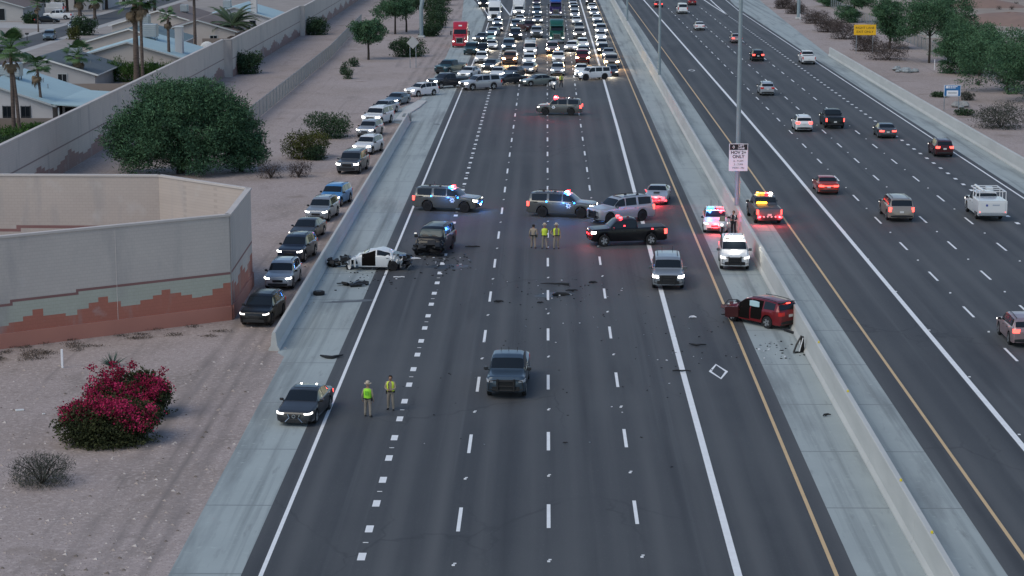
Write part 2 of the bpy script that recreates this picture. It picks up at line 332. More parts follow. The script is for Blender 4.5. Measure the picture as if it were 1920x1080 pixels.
def dashes(xf, y0, per, parent, y1):
    y = y0
    while y > NEAR + 15: y -= per
    while y < y1:
        o = obj('lane_dash', DASH, parent, (xf(y), y, 0.017)); 
        yy = y + per / 2
        refl.box((xf(yy), yy, 0.022), (0.12, 0.16, 0.018))
        refl.box((xf(yy) + 0.05, yy + 0.22, 0.022), (0.12, 0.10, 0.014))
        y += per
for X, py in ((-3.54, 975), (0.16, 968), (3.82, 960)): dashes(lambda y, X=X: X, YR(py), 12.2, road, 470)
y = YR(1046)
while y < 430:
    obj('lane_dot', DOT, road, (-7.18, y, 0.017)); y += 3.66
y = YR(1046) + 1.8
while y < 300:
    refl.box((-7.18, y, 0.022), (0.22, 0.06, 0.014)); y += 7.32
tag(build('lane_reflector', refl, M_WHITE, road), kind='stuff')
refl = MB()
for X, p_ in ((26.15, (1815, 585)), (29.76, (1786, 460)), (33.25, (1878, 463))):
    dashes(lambda y, X=X: X, G(*p_).y, 12.2, road2, 470)
y = 150.0
while y < 432:
    obj('lane_dot', DOT, road2, (36.8, y, 0.017)); y += 3.66
for yy in np.arange(75, 330, 12.2): refl.box((22.75, yy, 0.022), (0.12, 0.16, 0.018))
tag(build('lane_reflector', refl, M_WHITE, road2), kind='stuff')
def diamond(x, y, parent, ln=3.7, wd=1.05, t=0.16):
    mb = MB(); o = [(0, -ln / 2), (wd / 2, 0), (0, ln / 2), (-wd / 2, 0)]; k = 1 - 2 * t / wd; k2 = 1 - 4.2 * t / ln
    i_ = [(a * k, b * k2) for a, b in o]
    mb.add([(a, b, 0) for a, b in o + i_], [(j, (j + 1) % 4, 4 + (j + 1) % 4, 4 + j) for j in range(4)])
    return build('carpool_diamond', mb, M_WHITE, parent, loc=(x, y, 0.017))
g = G(1347, 697); diamond(g.x, g.y, road)
g = G(1297, 132); diamond(g.x, g.y, road2)
# tyre skid and fluid stains on the shoulder and road
M_STAIN = mat('oil_stain', (0.10, 0.105, 0.108), 0.6)
def stain(px, py, lx, ly, rz, m, seed, parent=None, z=0.0205):
    r_ = random.Random(seed); n = 18; g = G(px, py); mb = MB()
    mb.add([(math.cos(i * 2 * math.pi / n) * lx * r_.uniform(0.5, 1), math.sin(i * 2 * math.pi / n) * ly * r_.uniform(0.5, 1), 0) for i in range(n)], [tuple(range(n))])
    return build('oil_stain', mb, m, parent, loc=(g.x, g.y, z), rot=(0, 0, rz))
stain(660, 565, 2.2, 0.55, 0.25, M_STAIN, 1, road, 0.0125)
stain(819, 233, 0.45, 0.8, 0.2, M_STAIN, 3, road, 0.0125)
M_STAIN2 = mat('road_stain', (0.025, 0.027, 0.03), 0.45)
for a in ((835, 500, 1.9, 1.2, 0, 5), (1040, 553, 1.6, 1.0, 0.3, 6)): stain(*a[:5], M_STAIN2, a[5], road, 0.0145)

# ------------------------------------------------------------------ concrete barriers
def barrier(name, label, x_base, side, y0, y1, hgt, top=0.22, base=0.62):
    """F-shape barrier; side=+1 widens towards +X from the visible base line"""
    c = x_base + side * base / 2
    pr = [(c - base / 2, 0), (c - base / 2, 0.09), (c - base / 2 + 0.12, 0.30), (c - top / 2, hgt - 0.03), (c - top / 2 + 0.03, hgt), (c + top / 2 - 0.03, hgt), (c + top / 2, hgt - 0.03), (c + base / 2 - 0.12, 0.30), (c + base / 2, 0.09), (c + base / 2, 0)]
    root = thing(name, label, 'barrier', (c, y0, 0))
    seg = 12.0; n = max(1, round((y1 - y0) / seg)); seg = (y1 - y0) / n
    me = MB().sweep([(x - c, z) for x, z in pr], 0.012, seg - 0.012).mesh('barrier_segment', M_BARR)
    for i in range(n): obj('barrier_segment', me, root, (0, i * seg, 0))
    return root, c
b1, c1 = barrier('median_barrier', 'long pale concrete barrier down the median between the two roadways', 14.58, 1, 58, 700, 1.42, 0.26)
yel = MB().box((0, 0, 0.05), (0.09, 0.12, 0.10), ch=0.01).mesh('reflector', mat('yellow_reflector', (0.7, 0.55, 0.02), 0.4))
for px, py in ((1664, 902), (1745, 1000), (1589, 735), (1533, 643)):
    yy = G(px, py, 1.42).y; obj('reflector', yel, b1, (0, yy - 58, 1.42))
b2, c2 = barrier('shoulder_barrier', 'weathered concrete barrier between the dirt verge and the wrecked white sedan', -15.05, -1, 117.5, 236, 1.07, 0.2)
b3, c3 = barrier('verge_barrier', 'concrete barrier along the desert verge in front of the blue sign', 43.6, 1, 60, 331, 1.3, 0.26)
# sloped paved apron and guard plate around the far end of the shoulder barrier
ap = thing('concrete_apron', 'raised concrete apron wrapped round the far end of the shoulder barrier', 'apron', (-16.6, 240, 0))
mb = MB(); q = [G(741, 217), G(748, 230), G(765, 214), G(790, 200), G(803, 193), G(786, 193), G(765, 204)]
build('kerb', MB().prism([(v.x + 16.6, v.y - 240) for v in (G(738, 229), G(757, 228), G(770, 213), G(786, 203), G(800, 191), G(784, 190), G(760, 205))], 0, 0.16), M_BARR, ap)
build('cover_plate', MB().box((0, 0, 0.22), (0.9, 2.6, 0.10), ch=0.03), mat('weathered_slab', (0.17, 0.19, 0.19), 0.8), ap, loc=(0.75, 1.5, 0))
build('end_plate', MB().box((0, 0, 0.62), (0.06, 0.9, 0.9)), M_GALV, ap, loc=(1.55, -4.0, 0), rot=(0, 0, 0.2))

# ------------------------------------------------------------------ noise walls
def paint_poly(wall, o, u, nrm, poly, m, off, name='painted_band'):
    """flat polygon (u,v) laid just proud of a wall face through o with direction u"""
    mb = MB(); mb.add([(o + u * a + nrm * off + Vector((0, 0, b))) for a, b in poly], [tuple(range(len(poly)))])
    return build(name, mb, m, wall)
def wall_run(name, root, a, b, h, th=0.25, m=M_BLOCK, cap=True):
    a = Vector((*a, 0)); b = Vector((*b, 0)); d = (b - a); L = d.length; d.normalize(); n = Vector((-d.y, d.x, 0))
    poly = [(a + n * th / 2).xy, (b + n * th / 2).xy, (b - n * th / 2).xy, (a - n * th / 2).xy]
    o = build(name, MB().prism([tuple(p_) for p_ in poly], 0, h), m, root)
    if cap:
        e = 0.06; poly = [(a + n * (th / 2 + e) - d * e).xy, (b + n * (th / 2 + e) + d * e).xy, (b - n * (th / 2 + e) + d * e).xy, (a - n * (th / 2 + e) - d * e).xy]
        build('wall_cap', MB().prism([tuple(p_) for p_ in poly], h + 0.002, h + 0.13), M_CAP, root)
    return a, b, d, n, L
nw = thing('noise_wall', 'tall block noise wall bay with stepped salmon paint beside the black crossover', 'wall')
NWH = 6.35
A0 = (-19.12, 126.4); A1 = (-52.0, 103.0); B1 = (-19.42, 137.6); C1 = (-26.4, 144.0); D1 = (-62, 144.6)
# front face
a, b, d, n, L = wall_run('wall_panel', nw, A0, A1, NWH)
nrm = n if n.dot(Vector((0, -1, 0))) > 0 else -n
o = a + nrm * 0.125
build('footing', MB().prism([tuple((a + nrm * 0.22).xy), tuple((b + nrm * 0.22).xy), tuple((b - nrm * 0.2).xy), tuple((a - nrm * 0.2).xy)], 0, 0.86), M_SALMON2, nw)
def UX(zx):                                    # zoom column (2.842 px per photo px) -> distance along the front wall
    px = zx / 2.842; py = (835 + (1222 - zx) * 175 / 1222) / 2.842 + 300
    q = G(px, py); return (q - a).dot(d)
steps = [(1222, 2.30), (1160, 2.02), (1105, 1.66), (1050, 1.62), (1000, 1.85), (945, 2.05), (890, 2.32), (845, 2.05), (800, 1.85), (735, 1.62), (685, 1.62), (635, 1.95), (570, 2.32), (520, 2.05), (470, 1.75), (410, 1.45), (350, 1.62), (235, 2.05), (180, 1.72), (130, 1.45), (55, 1.30), (0, 1.5), (-70, 1.9), (-150, 2.2), (-230, 1.8), (-330, 1.5)]
us = [(UX(x), z) for x, z in steps]
red = [(0.0, 0.87)]
for i, (u_, z) in enumerate(us):
    u0 = max(u_, 0.0); u1 = us[i + 1][0] if i + 1 < len(us) else L
    red += [(u0, z), (u1, z)]
red += [(L, 0.87)]
crm = [(0, 2.80), (UX(420), 2.80), (UX(420), 2.62), (UX(80), 2.62), (UX(80), 2.42), (L, 2.42)]
mar = [(0, 2.80), (UX(420), 2.80), (UX(420), 2.62), (UX(80), 2.62), (UX(80), 2.42), (L, 2.42), (L, 2.57), (UX(80) + 0.15, 2.57), (UX(80) + 0.15, 2.77), (UX(420) + 0.15, 2.77), (UX(420) + 0.15, 2.95), (0, 2.95)]
paint_poly(nw, o, d, nrm, [(0, 0.9)] + crm + [(L, 0.9)], M_CREAM, 0.004)
paint_poly(nw, o, d, nrm, red, M_SALMON, 0.008)
paint_poly(nw, o, d, nrm, mar, M_MAROON, 0.008)
for u_ in np.arange(7.4, L, 7.4): build('joint', MB().box((0, 0, NWH / 2), (0.03, 0.03, NWH - 0.1)), M_MAROON if False else M_CAP, nw, loc=tuple(o + d * float(u_)))
# return wall to the far corner
a, b, d, n, L = wall_run('wall_panel', nw, A0, B1, NWH)
nrm = n if n.dot(Vector((1, 0, 0))) > 0 else -n
o = a + nrm * 0.125
build('footing', MB().prism([tuple((a + nrm * 0.22).xy), tuple((b + nrm * 0.22).xy), tuple((b - nrm * 0.2).xy), tuple((a - nrm * 0.2).xy)], 0, 0.9), M_SALMON2, nw)
paint_poly(nw, o, d, nrm, [(0, 0.9), (0, 2.3), (1.0, 2.3), (1.0, 2.0), (2.1, 2.0), (2.1, 1.7), (3.2, 1.7), (3.2, 2.1), (4.4, 2.1), (4.4, 2.4), (5.6, 2.4), (5.6, 2.0), (7, 2.0), (7, 1.6), (8.4, 1.6), (8.4, 1.9), (9.8, 1.9), (9.8, 2.2), (L, 2.2), (L, 0.9)], M_SALMON, 0.006)
paint_poly(nw, o, d, nrm, [(0, 2.85), (L, 2.85), (L, 3.0), (0, 3.0)], M_MAROON, 0.006)
# back walls of the bay (their inner, lighter faces look at the road)
a, b, d, n, L = wall_run('wall_panel', nw, B1, C1, NWH, m=M_BLOCKW)
a, b, d, n, L = wall_run('wall_panel', nw, C1, D1, NWH, m=M_BLOCKW)
nrm = n if n.dot(Vector((0, -1, 0))) > 0 else -n
o = a + nrm * 0.125
paint_poly(nw, o, d, nrm, [(0, 2.75), (0, 2.95), (10, 2.95), (10, 2.7), (L, 2.7), (L, 2.5), (9.7, 2.5), (9.7, 2.75)], M_MAROON, 0.006)
paint_poly(nw, o, d, nrm, [(6.4, 1.0), (6.4, 2.0), (7.2, 2.0), (7.2, 2.25), (8.2, 2.25), (8.2, 2.0), (9, 2.0), (9, 1.75), (10, 1.75), (10, 1.0)], M_MAROON, 0.006)
# long wall between the freeway verge and the houses, with small jogs
lw = thing('noise_wall', 'long pale noise wall running away between the dirt verge and the houses', 'wall')
pts = [(-44.3, 150.5), (-44.3, 292), (-43.2, 292.4), (-43.2, 374), (-42.4, 374.4), (-43.2, 500), (-44, 620)]
for i in range(len(pts) - 1):
    a, b, d, n, L = wall_run('wall_panel', lw, pts[i], pts[i + 1], 5.1)
    if L < 5: continue
    nrm = n if n.x > 0 else -n
    o = a + nrm * 0.125; rr = random.Random(i)
    poly = [(0, 0.02)]; u_ = 0.0; k = 0
    hs_ = [0.9, 1.2, 1.5, 1.75, 1.5, 1.2, 0.95, 0.7]
    while u_ < L - 0.1:
        u2 = min(u_ + rr.uniform(1.2, 2.0), L); z = hs_[k % 8] + rr.uniform(-0.1, 0.1); poly += [(u_, z), (u2, z)]; u_ = u2; k += 1
    poly += [(L, 0.02)]
    paint_poly(lw, o, d, nrm, poly, mat('faded_salmon_paint', (0.29, 0.185, 0.165), 0.9, var=(0.25, 0.16, 0.145), scale=0.5, extra=ex_block), 0.006)
    paint_poly(lw, o, d, nrm, [(0, 2.45), (L, 2.45), (L, 2.58), (0, 2.58)], mat('faded_line_paint', (0.22, 0.17, 0.165), 0.9), 0.006)

# ------------------------------------------------------------------ chain link fences
M_LINK = mat('chain_link', (0.12, 0.165, 0.19), 0.6, 0.3, alpha=0.72)
M_LINKT = mat('thin_chain_link', (0.20, 0.22, 0.22), 0.6, 0.3, alpha=0.28)
def fence(label, pts, hgt, step, mlink):
    root = thing('chain_link_fence', label, 'fence', (pts[0][0], pts[0][1], 0))
    o = Vector((*pts[0], 0)); post = MB().tube([(0, 0, 0), (0, 0, hgt + 0.06)], 0.045, 6).mesh('post', M_GALV)
    rp = []; first = True
    for (x0, y0), (x1, y1) in zip(pts[:-1], pts[1:]):
        a = Vector((x0, y0, 0)); b = Vector((x1, y1, 0)); n_ = max(1, round((b - a).length / step))
        for i in range(n_):
            p0 = a.lerp(b, i / n_) - o; p1 = a.lerp(b, (i + 1) / n_) - o
            obj('post', post, root, p0)
            build('mesh_panel', MB().add([p0 + Vector((0, 0, 0.03)), p1 + Vector((0, 0, 0.03)), p1 + Vector((0, 0, hgt - 0.02)), p0 + Vector((0, 0, hgt - 0.02))], [(0, 1, 2, 3)]), mlink, root)
            build('top_rail', MB().tube([p0 + Vector((0, 0, hgt)), p1 + Vector((0, 0, hgt))], 0.025, 5), M_GALV, root)
    obj('post', post, root, Vector((*pts[-1], 0)) - o)
fence('blue-grey chain link fence crossing the dirt verge below the noise wall', [(-32.5, 222), (-32.6, 260), (-32.9, 325), (-34.0, 366), (-35, 405)], 1.95, 3.05, M_LINK)
fence('thin chain link fence at the edge of the desert under the trees', [(59.8, 250), (60.4, 311), (60.6, 380), (61.5, 470)], 1.9, 3.4, M_LINKT)
# ------------------------------------------------------------------ road vehicles
SPEC = dict(
 sedan=dict(L=4.8, W=1.84, wb=2.8, r=0.335, foh=0.94, zb=0.21, wr=0.74,
  prof=[(0,.64,.58),(.012,.71,.65),(.05,.77,.71),(.15,.86,.80),(.27,.95,.88),(.285,.97,.89),(.43,1.39,.93),(.50,1.45,.94),(.60,1.455,.95),(.70,1.41,.96),(.84,1.08,.985),(.86,1.06,.98),(.96,1.04,.97),(.985,.98,.92),(1,.86,.80)],
  ws=(.293,.425), rw=(.712,.832), sw=[(.32,.53),(.545,.75)], doors=[(.30,.535),(.545,.73)], gr=(.30,.60,.33), hl=(.61,.68,.56), tl=(.72,.88,.45), mir=.335),
 crossover=dict(L=4.6, W=1.87, wb=2.7, r=0.365, foh=0.9, zb=0.25, wr=0.745,
  prof=[(0,.80,.74),(.012,.90,.83),(.05,.97,.90),(.15,1.04,.96),(.25,1.09,1.0),(.26,1.11,1.0),(.385,1.57,1.04),(.46,1.66,1.05),(.65,1.68,1.07),(.85,1.63,1.10),(.925,1.56,1.10),(.965,1.14,1.08),(.98,1.05,1.0),(1,.92,.86)],
  ws=(.268,.38), rw=(.932,.962), sw=[(.295,.49),(.505,.70),(.715,.89)], doors=[(.285,.495),(.505,.70)], gr=(.42,.72,.36), hl=(.76,.83,.60), tl=(.86,1.08,.55), mir=.31),
 suv=dict(L=5.3, W=2.04, wb=3.07, r=0.415, foh=0.98, zb=0.30, wr=0.78,
  prof=[(0,1.0,.94),(.01,1.11,1.04),(.04,1.17,1.1),(.2,1.23,1.14),(.245,1.25,1.15),(.255,1.27,1.15),(.36,1.79,1.19),(.43,1.9,1.2),(.65,1.93,1.21),(.88,1.90,1.22),(.95,1.84,1.22),(.982,1.25,1.2),(.99,1.12,1.08),(1,.98,.92)],
  ws=(.262,.355), rw=(.954,.979), sw=[(.285,.46),(.475,.665),(.70,.925)], doors=[(.275,.465),(.475,.665)], gr=(.52,.98,.42), hl=(.86,.99,.62), tl=(.85,1.20,.80), mir=.30),
 boxsuv=dict(L=4.75, W=1.93, wb=2.85, r=0.42, foh=0.85, zb=0.32, wr=0.82,
  prof=[(0,.98,.92),(.01,1.08,1.01),(.05,1.12,1.05),(.22,1.16,1.07),(.26,1.18,1.08),(.27,1.20,1.08),(.345,1.74,1.10),(.40,1.82,1.11),(.65,1.84,1.12),(.93,1.82,1.13),(.965,1.78,1.13),(.985,1.2,1.12),(1,1.05,.99)],
  ws=(.275,.34), rw=(.967,.983), sw=[(.29,.48),(.50,.70),(.73,.94)], doors=[(.28,.485),(.495,.70)], gr=(.5,.95,.40), hl=(.80,.98,.56), tl=(.82,1.12,.80), mir=.31),
 pickup=dict(L=5.85, W=2.03, wb=3.68, r=0.415, foh=0.93, zb=0.34, wr=0.78,
  prof=[(0,1.06,1.0),(.01,1.17,1.1),(.035,1.22,1.14),(.2,1.27,1.17),(.225,1.29,1.18),(.235,1.31,1.18),(.33,1.82,1.2),(.395,1.93,1.2),(.55,1.94,1.21),(.592,1.87,1.22),(.612,1.34,1.22),(.618,1.27,1.22),(.9,1.30,1.25),(.985,1.31,1.25),(.995,1.28,1.22),(1,1.2,1.14)],
  ws=(.242,.326), rw=(.594,.609), sw=[(.265,.43),(.443,.588)], doors=[(.26,.435),(.443,.592)], gr=(.52,1.05,.48), hl=(.90,1.03,.66), tl=(.82,1.18,.84), mir=.28, bed=(.635,.978)),
 coupe=dict(L=4.8, W=1.92, wb=2.81, r=0.355, foh=0.95, zb=0.19, wr=0.68,
  prof=[(0,.66,.60),(.012,.75,.69),(.05,.81,.75),(.2,.91,.83),(.33,.97,.88),(.345,.99,.89),(.47,1.31,.93),(.54,1.36,.95),(.64,1.34,.97),(.80,1.09,1.0),(.95,1.07,.99),(.985,1.02,.95),(1,.86,.8)],
  ws=(.35,.465), rw=(.655,.795), sw=[(.385,.62)], doors=[(.34,.60)], gr=(.24,.60,.44), hl=(.62,.70,.56), tl=(.74,.90,.45), mir=.39),
 minivan=dict(L=5.1, W=2.0, wb=3.02, r=0.36, foh=0.97, zb=0.24, wr=0.77,
  prof=[(0,.76,.70),(.012,.86,.80),(.05,.93,.87),(.15,1.02,.94),(.185,1.06,.96),(.195,1.08,.97),(.36,1.65,1.0),(.45,1.76,1.02),(.85,1.76,1.05),(.94,1.68,1.05),(.978,1.12,1.04),(1,.92,.86)],
  ws=(.205,.355), rw=(.945,.975), sw=[(.27,.44),(.455,.67),(.685,.91)], doors=[(.26,.445),(.455,.67)], gr=(.36,.70,.38), hl=(.72,.84,.52), tl=(.85,1.3,.80), mir=.285),
 van=dict(L=5.6, W=2.04, wb=3.45, r=0.37, foh=0.85, zb=0.30, wr=0.82,
  prof=[(0,.98,.92),(.01,1.08,1.0),(.04,1.14,1.06),(.13,1.24,1.12),(.14,1.27,1.13),(.235,1.95,1.17),(.31,2.14,1.18),(.7,2.2,1.2),(.95,2.17,1.2),(.98,1.25,1.18),(1,1.0,.94)],
  ws=(.148,.23), rw=(.955,.975), sw=[(.19,.34)], doors=[(.18,.345)], gr=(.5,.92,.46), hl=(.84,1.02,.58), tl=(.9,1.4,.85), mir=.19))
class CarGeo:
    def __init__(s, key):
        s.k = key; s.__dict__.update(SPEC[key]); s.hw = s.W / 2
        s.T = [p_[0] for p_ in s.prof]; s.ZT = [p_[1] for p_ in s.prof]; s.ZS = [p_[2] for p_ in s.prof]
        s.xf = s.L / 2 - s.foh; s.xr = s.xf - s.wb
        s.cab = max(a - b for a, b in zip(s.ZT, s.ZS))
        s.roof = max(s.ZT)
        boxy = key in ('suv', 'boxsuv', 'pickup', 'van')
        s.WT = [0, .012, .04, .10, .2, .8, .92, .975, 1]
        s.WV = [.88, .94, .98, .995, 1, 1, .985, .955, .90] if boxy else [.80, .89, .95, .985, 1, 1, .975, .92, .82]
    def x(s, t): return s.L / 2 - t * s.L
    def zbot(s, t):
        x = s.x(t); z = s.zb + (0.06 if t < .02 or t > .98 else 0)
        Ra = s.r * 1.14
        for xw in (s.xf, s.xr):
            d = x - xw
            if abs(d) < Ra: z = max(z, s.r + math.sqrt(Ra * Ra - d * d))
        return z
    def sec(s, t):
        zt = np.interp(t, s.T, s.ZT); zs = np.interp(t, s.T, s.ZS); w = np.interp(t, s.WT, s.WV) * s.hw
        zb = min(s.zbot(t), zs - 0.07); g = zt - zs; c = min(max((g - .1) / (s.cab - .1), 0), 1)
        wr = w * (.86 + (s.wr - .86) * c); w6 = w * .935; h = zs - zb
        lift = .015 + .02 * c
        return [(0, zb), (w * .86, zb), (w * .975, zb + min(.04, h * .3)), (w, zb + h * .40), (w * .995, zb + h * .74), (w * .965, zs),
                (w6, zs + min(lift, g * .3)), (w6 + (wr - w6) * .55, zs + g * .52), (wr, zs + g * .90), (wr * .82, zs + g * .975), (0, zt)]
    def S(s, t, v, sg=1):
        q = s.sec(t); i = min(int(v), 9); f = v - i
        y = q[i][0] * (1 - f) + q[i + 1][0] * f; z = q[i][1] * (1 - f) + q[i + 1][1] * f
        return Vector((s.x(t), sg * y, z))
    def Nn(s, t, v, sg):
        e = .004; a = s.S(min(t + e, 1), v, sg) - s.S(max(t - e, 0), v, sg); b = s.S(t, min(v + .05, 9.999), sg) - s.S(t, max(v - .05, 0), sg)
        n = a.cross(b)
        if n.length < 1e-9: return Vector((0, 0, 1))
        n.normalize(); ref = Vector((0, sg, .6)) if v < 8 else Vector((0.02, 0, 1))
        return n if n.dot(ref) > 0 else -n
    def stations(s):
        ts = set(s.T) | set(s.WT) | {i / 24 for i in range(25)}
        Ra = s.r * 1.14
        for xw in (s.xf, s.xr):
            for f in (-1.02, -.999, -.95, -.8, -.55, -.28, 0, .28, .55, .8, .95, .999, 1.02): ts.add((s.L / 2 - (xw + f * Ra)) / s.L)
        ts = sorted(t for t in ts if 0 <= t <= 1); out = [ts[0]]
        for t in ts[1:]:
            if t - out[-1] > .0004: out.append(t)
        return out
    def body(s, deform=None):
        mb = MB(); ts = s.stations(); ring = []
        for t in ts:
            q = s.sec(t); pts = [Vector((s.x(t), y, z)) for y, z in q] + [Vector((s.x(t), -y, z)) for y, z in reversed(q[1:-1])]
            if deform: pts = [deform(p_) for p_ in pts]
            ring.append(pts)
        n = len(ring[0]); vs = [p_ for r_ in ring for p_ in r_]; blk = {0, 1, n - 1, n - 2}
        f0 = []; f1 = []
        for i in range(len(ts) - 1):
            for k in range(n):
                j = (k + 1) % n; (f1 if k in blk else f0).append((i * n + k, i * n + j, i * n + n + j, i * n + n + k))
        f0 += [tuple(range(n)), tuple(range(len(vs) - n, len(vs)))]
        o = len(mb.v); mb.add(vs, f0, 0); mb.f += f1; mb.m += [1] * len(f1)
        return mb
    def side(s, t0, t1, v0, v1, sg, off, nt=7, nv=3, deform=None):
        mb = MB(); vs = []
        for i in range(nt):
            t = t0 + (t1 - t0) * i / (nt - 1)
            for k in range(nv):
                v = v0 + (v1 - v0) * k / (nv - 1); p_ = s.S(t, v, sg) + s.Nn(t, v, sg) * off
                vs.append(deform(p_) if deform else p_)
        fs = [(i * nv + k, i * nv + k + 1, i * nv + nv + k + 1, i * nv + nv + k) for i in range(nt - 1) for k in range(nv - 1)]
        return mb.add(vs, fs)
    def top(s, t0, t1, off, v0=8.12, nt=5, deform=None):
        mb = MB(); ac = [(1, v0), (1, 9), (1, 9.6), (1, 10), (-1, 9.6), (-1, 9), (-1, v0)]; vs = []
        for i in range(nt):
            t = t0 + (t1 - t0) * i / (nt - 1)
            for sg, v in ac:
                p_ = s.S(t, min(v, 9.9999), sg) + s.Nn(t, min(v, 9.95), sg) * off
                vs.append(deform(p_) if deform else p_)
        m = len(ac); fs = [(i * m + k, i * m + k + 1, i * m + m + k + 1, i * m + m + k) for i in range(nt - 1) for k in range(m - 1)]
        return mb.add(vs, fs)
    def lamp(s, z0, z1, y0f, sg, rear=False, wrap=.045, slope=0.0):
        te = 1.0 if rear else 0.0; dx = -0.014 if rear else 0.014
        path = [(s.x(te) + dx, y0f * s.hw)]; w0 = np.interp(te, s.WT, s.WV) * s.hw; path.append((s.x(te) + dx, w0 * .99))
        for t in ((.012, .03, wrap) if not rear else (.988, .97, 1 - wrap)):
            path.append((s.x(t) + dx * .3, np.interp(t, s.WT, s.WV) * s.hw * 1.004 + .012))
        inner = [(x - dx * 4, y - .05) for x, y in path]
        n = len(path); vs = []
        for k, (x, y) in enumerate(path): vs += [(x, sg * y, z0 + slope * k), (x, sg * y, z1 + slope * k * 1.2)]
        for k, (x, y) in enumerate(inner): vs += [(x, sg * y, z0 + slope * k), (x, sg * y, z1 + slope * k * 1.2)]
        fs = []
        for k in range(n - 1):
            a = 2 * k; b = 2 * k + 2; c = 2 * n + 2 * k; d_ = c + 2
            fs += [(a, b, b + 1, a + 1), (c, c + 1, d_ + 1, d_), (a + 1, b + 1, d_ + 1, c + 1), (a, c, d_, b)]
        fs += [(0, 1, 2 * n + 1, 2 * n), (2 * n - 2, 4 * n - 2, 4 * n - 1, 2 * n - 1)]
        return MB().add(vs, fs)
GEO = {k: CarGeo(k) for k in SPEC}
CACHE = {}
def cached(key, fn):
    if key not in CACHE: CACHE[key] = fn()
    return CACHE[key]
def wheel_meshes(r, dark):
    def tyre(): return MB().lathe([(r * .60, -.10), (r * .90, -.115), (r * .985, -.085), (r, -.03), (r, .03), (r * .985, .085), (r * .90, .115), (r * .60, .10)], 22).mesh('wheel', M_RUB, 40)
    def rim():
        mb = MB().lathe([(r * .64, .060), (r * .66, .112), (r * .60, .118), (r * .56, .075), (r * .10, .07)], 20, m=0)
        for i in range(5):
            a = i * 2 * math.pi / 5; ca, sa = math.cos(a), math.sin(a); wv = .055
            p0 = Vector((ca * .04, .10, sa * .04)); p1 = Vector((ca * r * .60, .112, sa * r * .60)); u = Vector((-sa, 0, ca))
            vs = [p0 + u * wv, p0 - u * wv, p1 - u * wv * 1.25, p1 + u * wv * 1.25]; vs += [v + Vector((0, .012, 0)) for v in vs]
            mb.add(vs, [(0, 1, 2, 3), (4, 5, 6, 7), (0, 1, 5, 4), (1, 2, 6, 5), (2, 3, 7, 6), (3, 0, 4, 7)], 1)
        return mb.mesh('rim', [M_BLACK, M_RIMD if dark else M_RIM], 30)
    return cached(('tyre', r), tyre), cached(('rim', r, dark), rim)
def set_paint(o, m):
    if o.material_slots: o.material_slots[0].link = 'OBJECT'; o.material_slots[0].material = m
def fit(cx, by, ang, L, W, wb):
    """ground position whose footprint meets the wanted centre column and lowest tyre row"""
    loc = G(cx, by - 4); ca, sa = math.cos(ang), math.sin(ang)
    for _ in range(5):
        xs = [P((loc.x + ca * a - sa * b, loc.y + sa * a + ca * b, .6))[0] for a in (L / 2, -L / 2) for b in (W / 2, -W / 2)]
        ys = [P((loc.x + ca * a - sa * b, loc.y + sa * a + ca * b, 0))[1] for a in (wb / 2 + .2, -wb / 2 - .2) for b in (W / 2 * .95, -W / 2 * .95)]
        ex = cx - (min(xs) + max(xs)) / 2; ey = by - max(ys); px, py = P((loc.x, loc.y, 0)); loc = G(px + ex, py + ey)
    return loc
VEH = []
def glow(root, name, loc, col, watt, r_=.12):
    l = bpy.data.lights.new(name, 'POINT'); l.energy = watt; l.color = col; l.shadow_soft_size = r_
    o = bpy.data.objects.new(name, l); C.objects.link(o); o.parent = root; o.location = loc
RED, BLUE, AMB, WHT = (1, .04, .06), (.08, .3, 1), (1, .45, .06), (1, .92, .8)
NAMES = dict(sedan='sedan', crossover='crossover', suv='sport_utility_vehicle', boxsuv='off_road_vehicle', pickup='pickup_truck', coupe='coupe', minivan='minivan', van='cargo_van')
CATS = dict(sedan='car', crossover='car', suv='SUV', boxsuv='SUV', pickup='pickup truck', coupe='car', minivan='minivan', van='van')
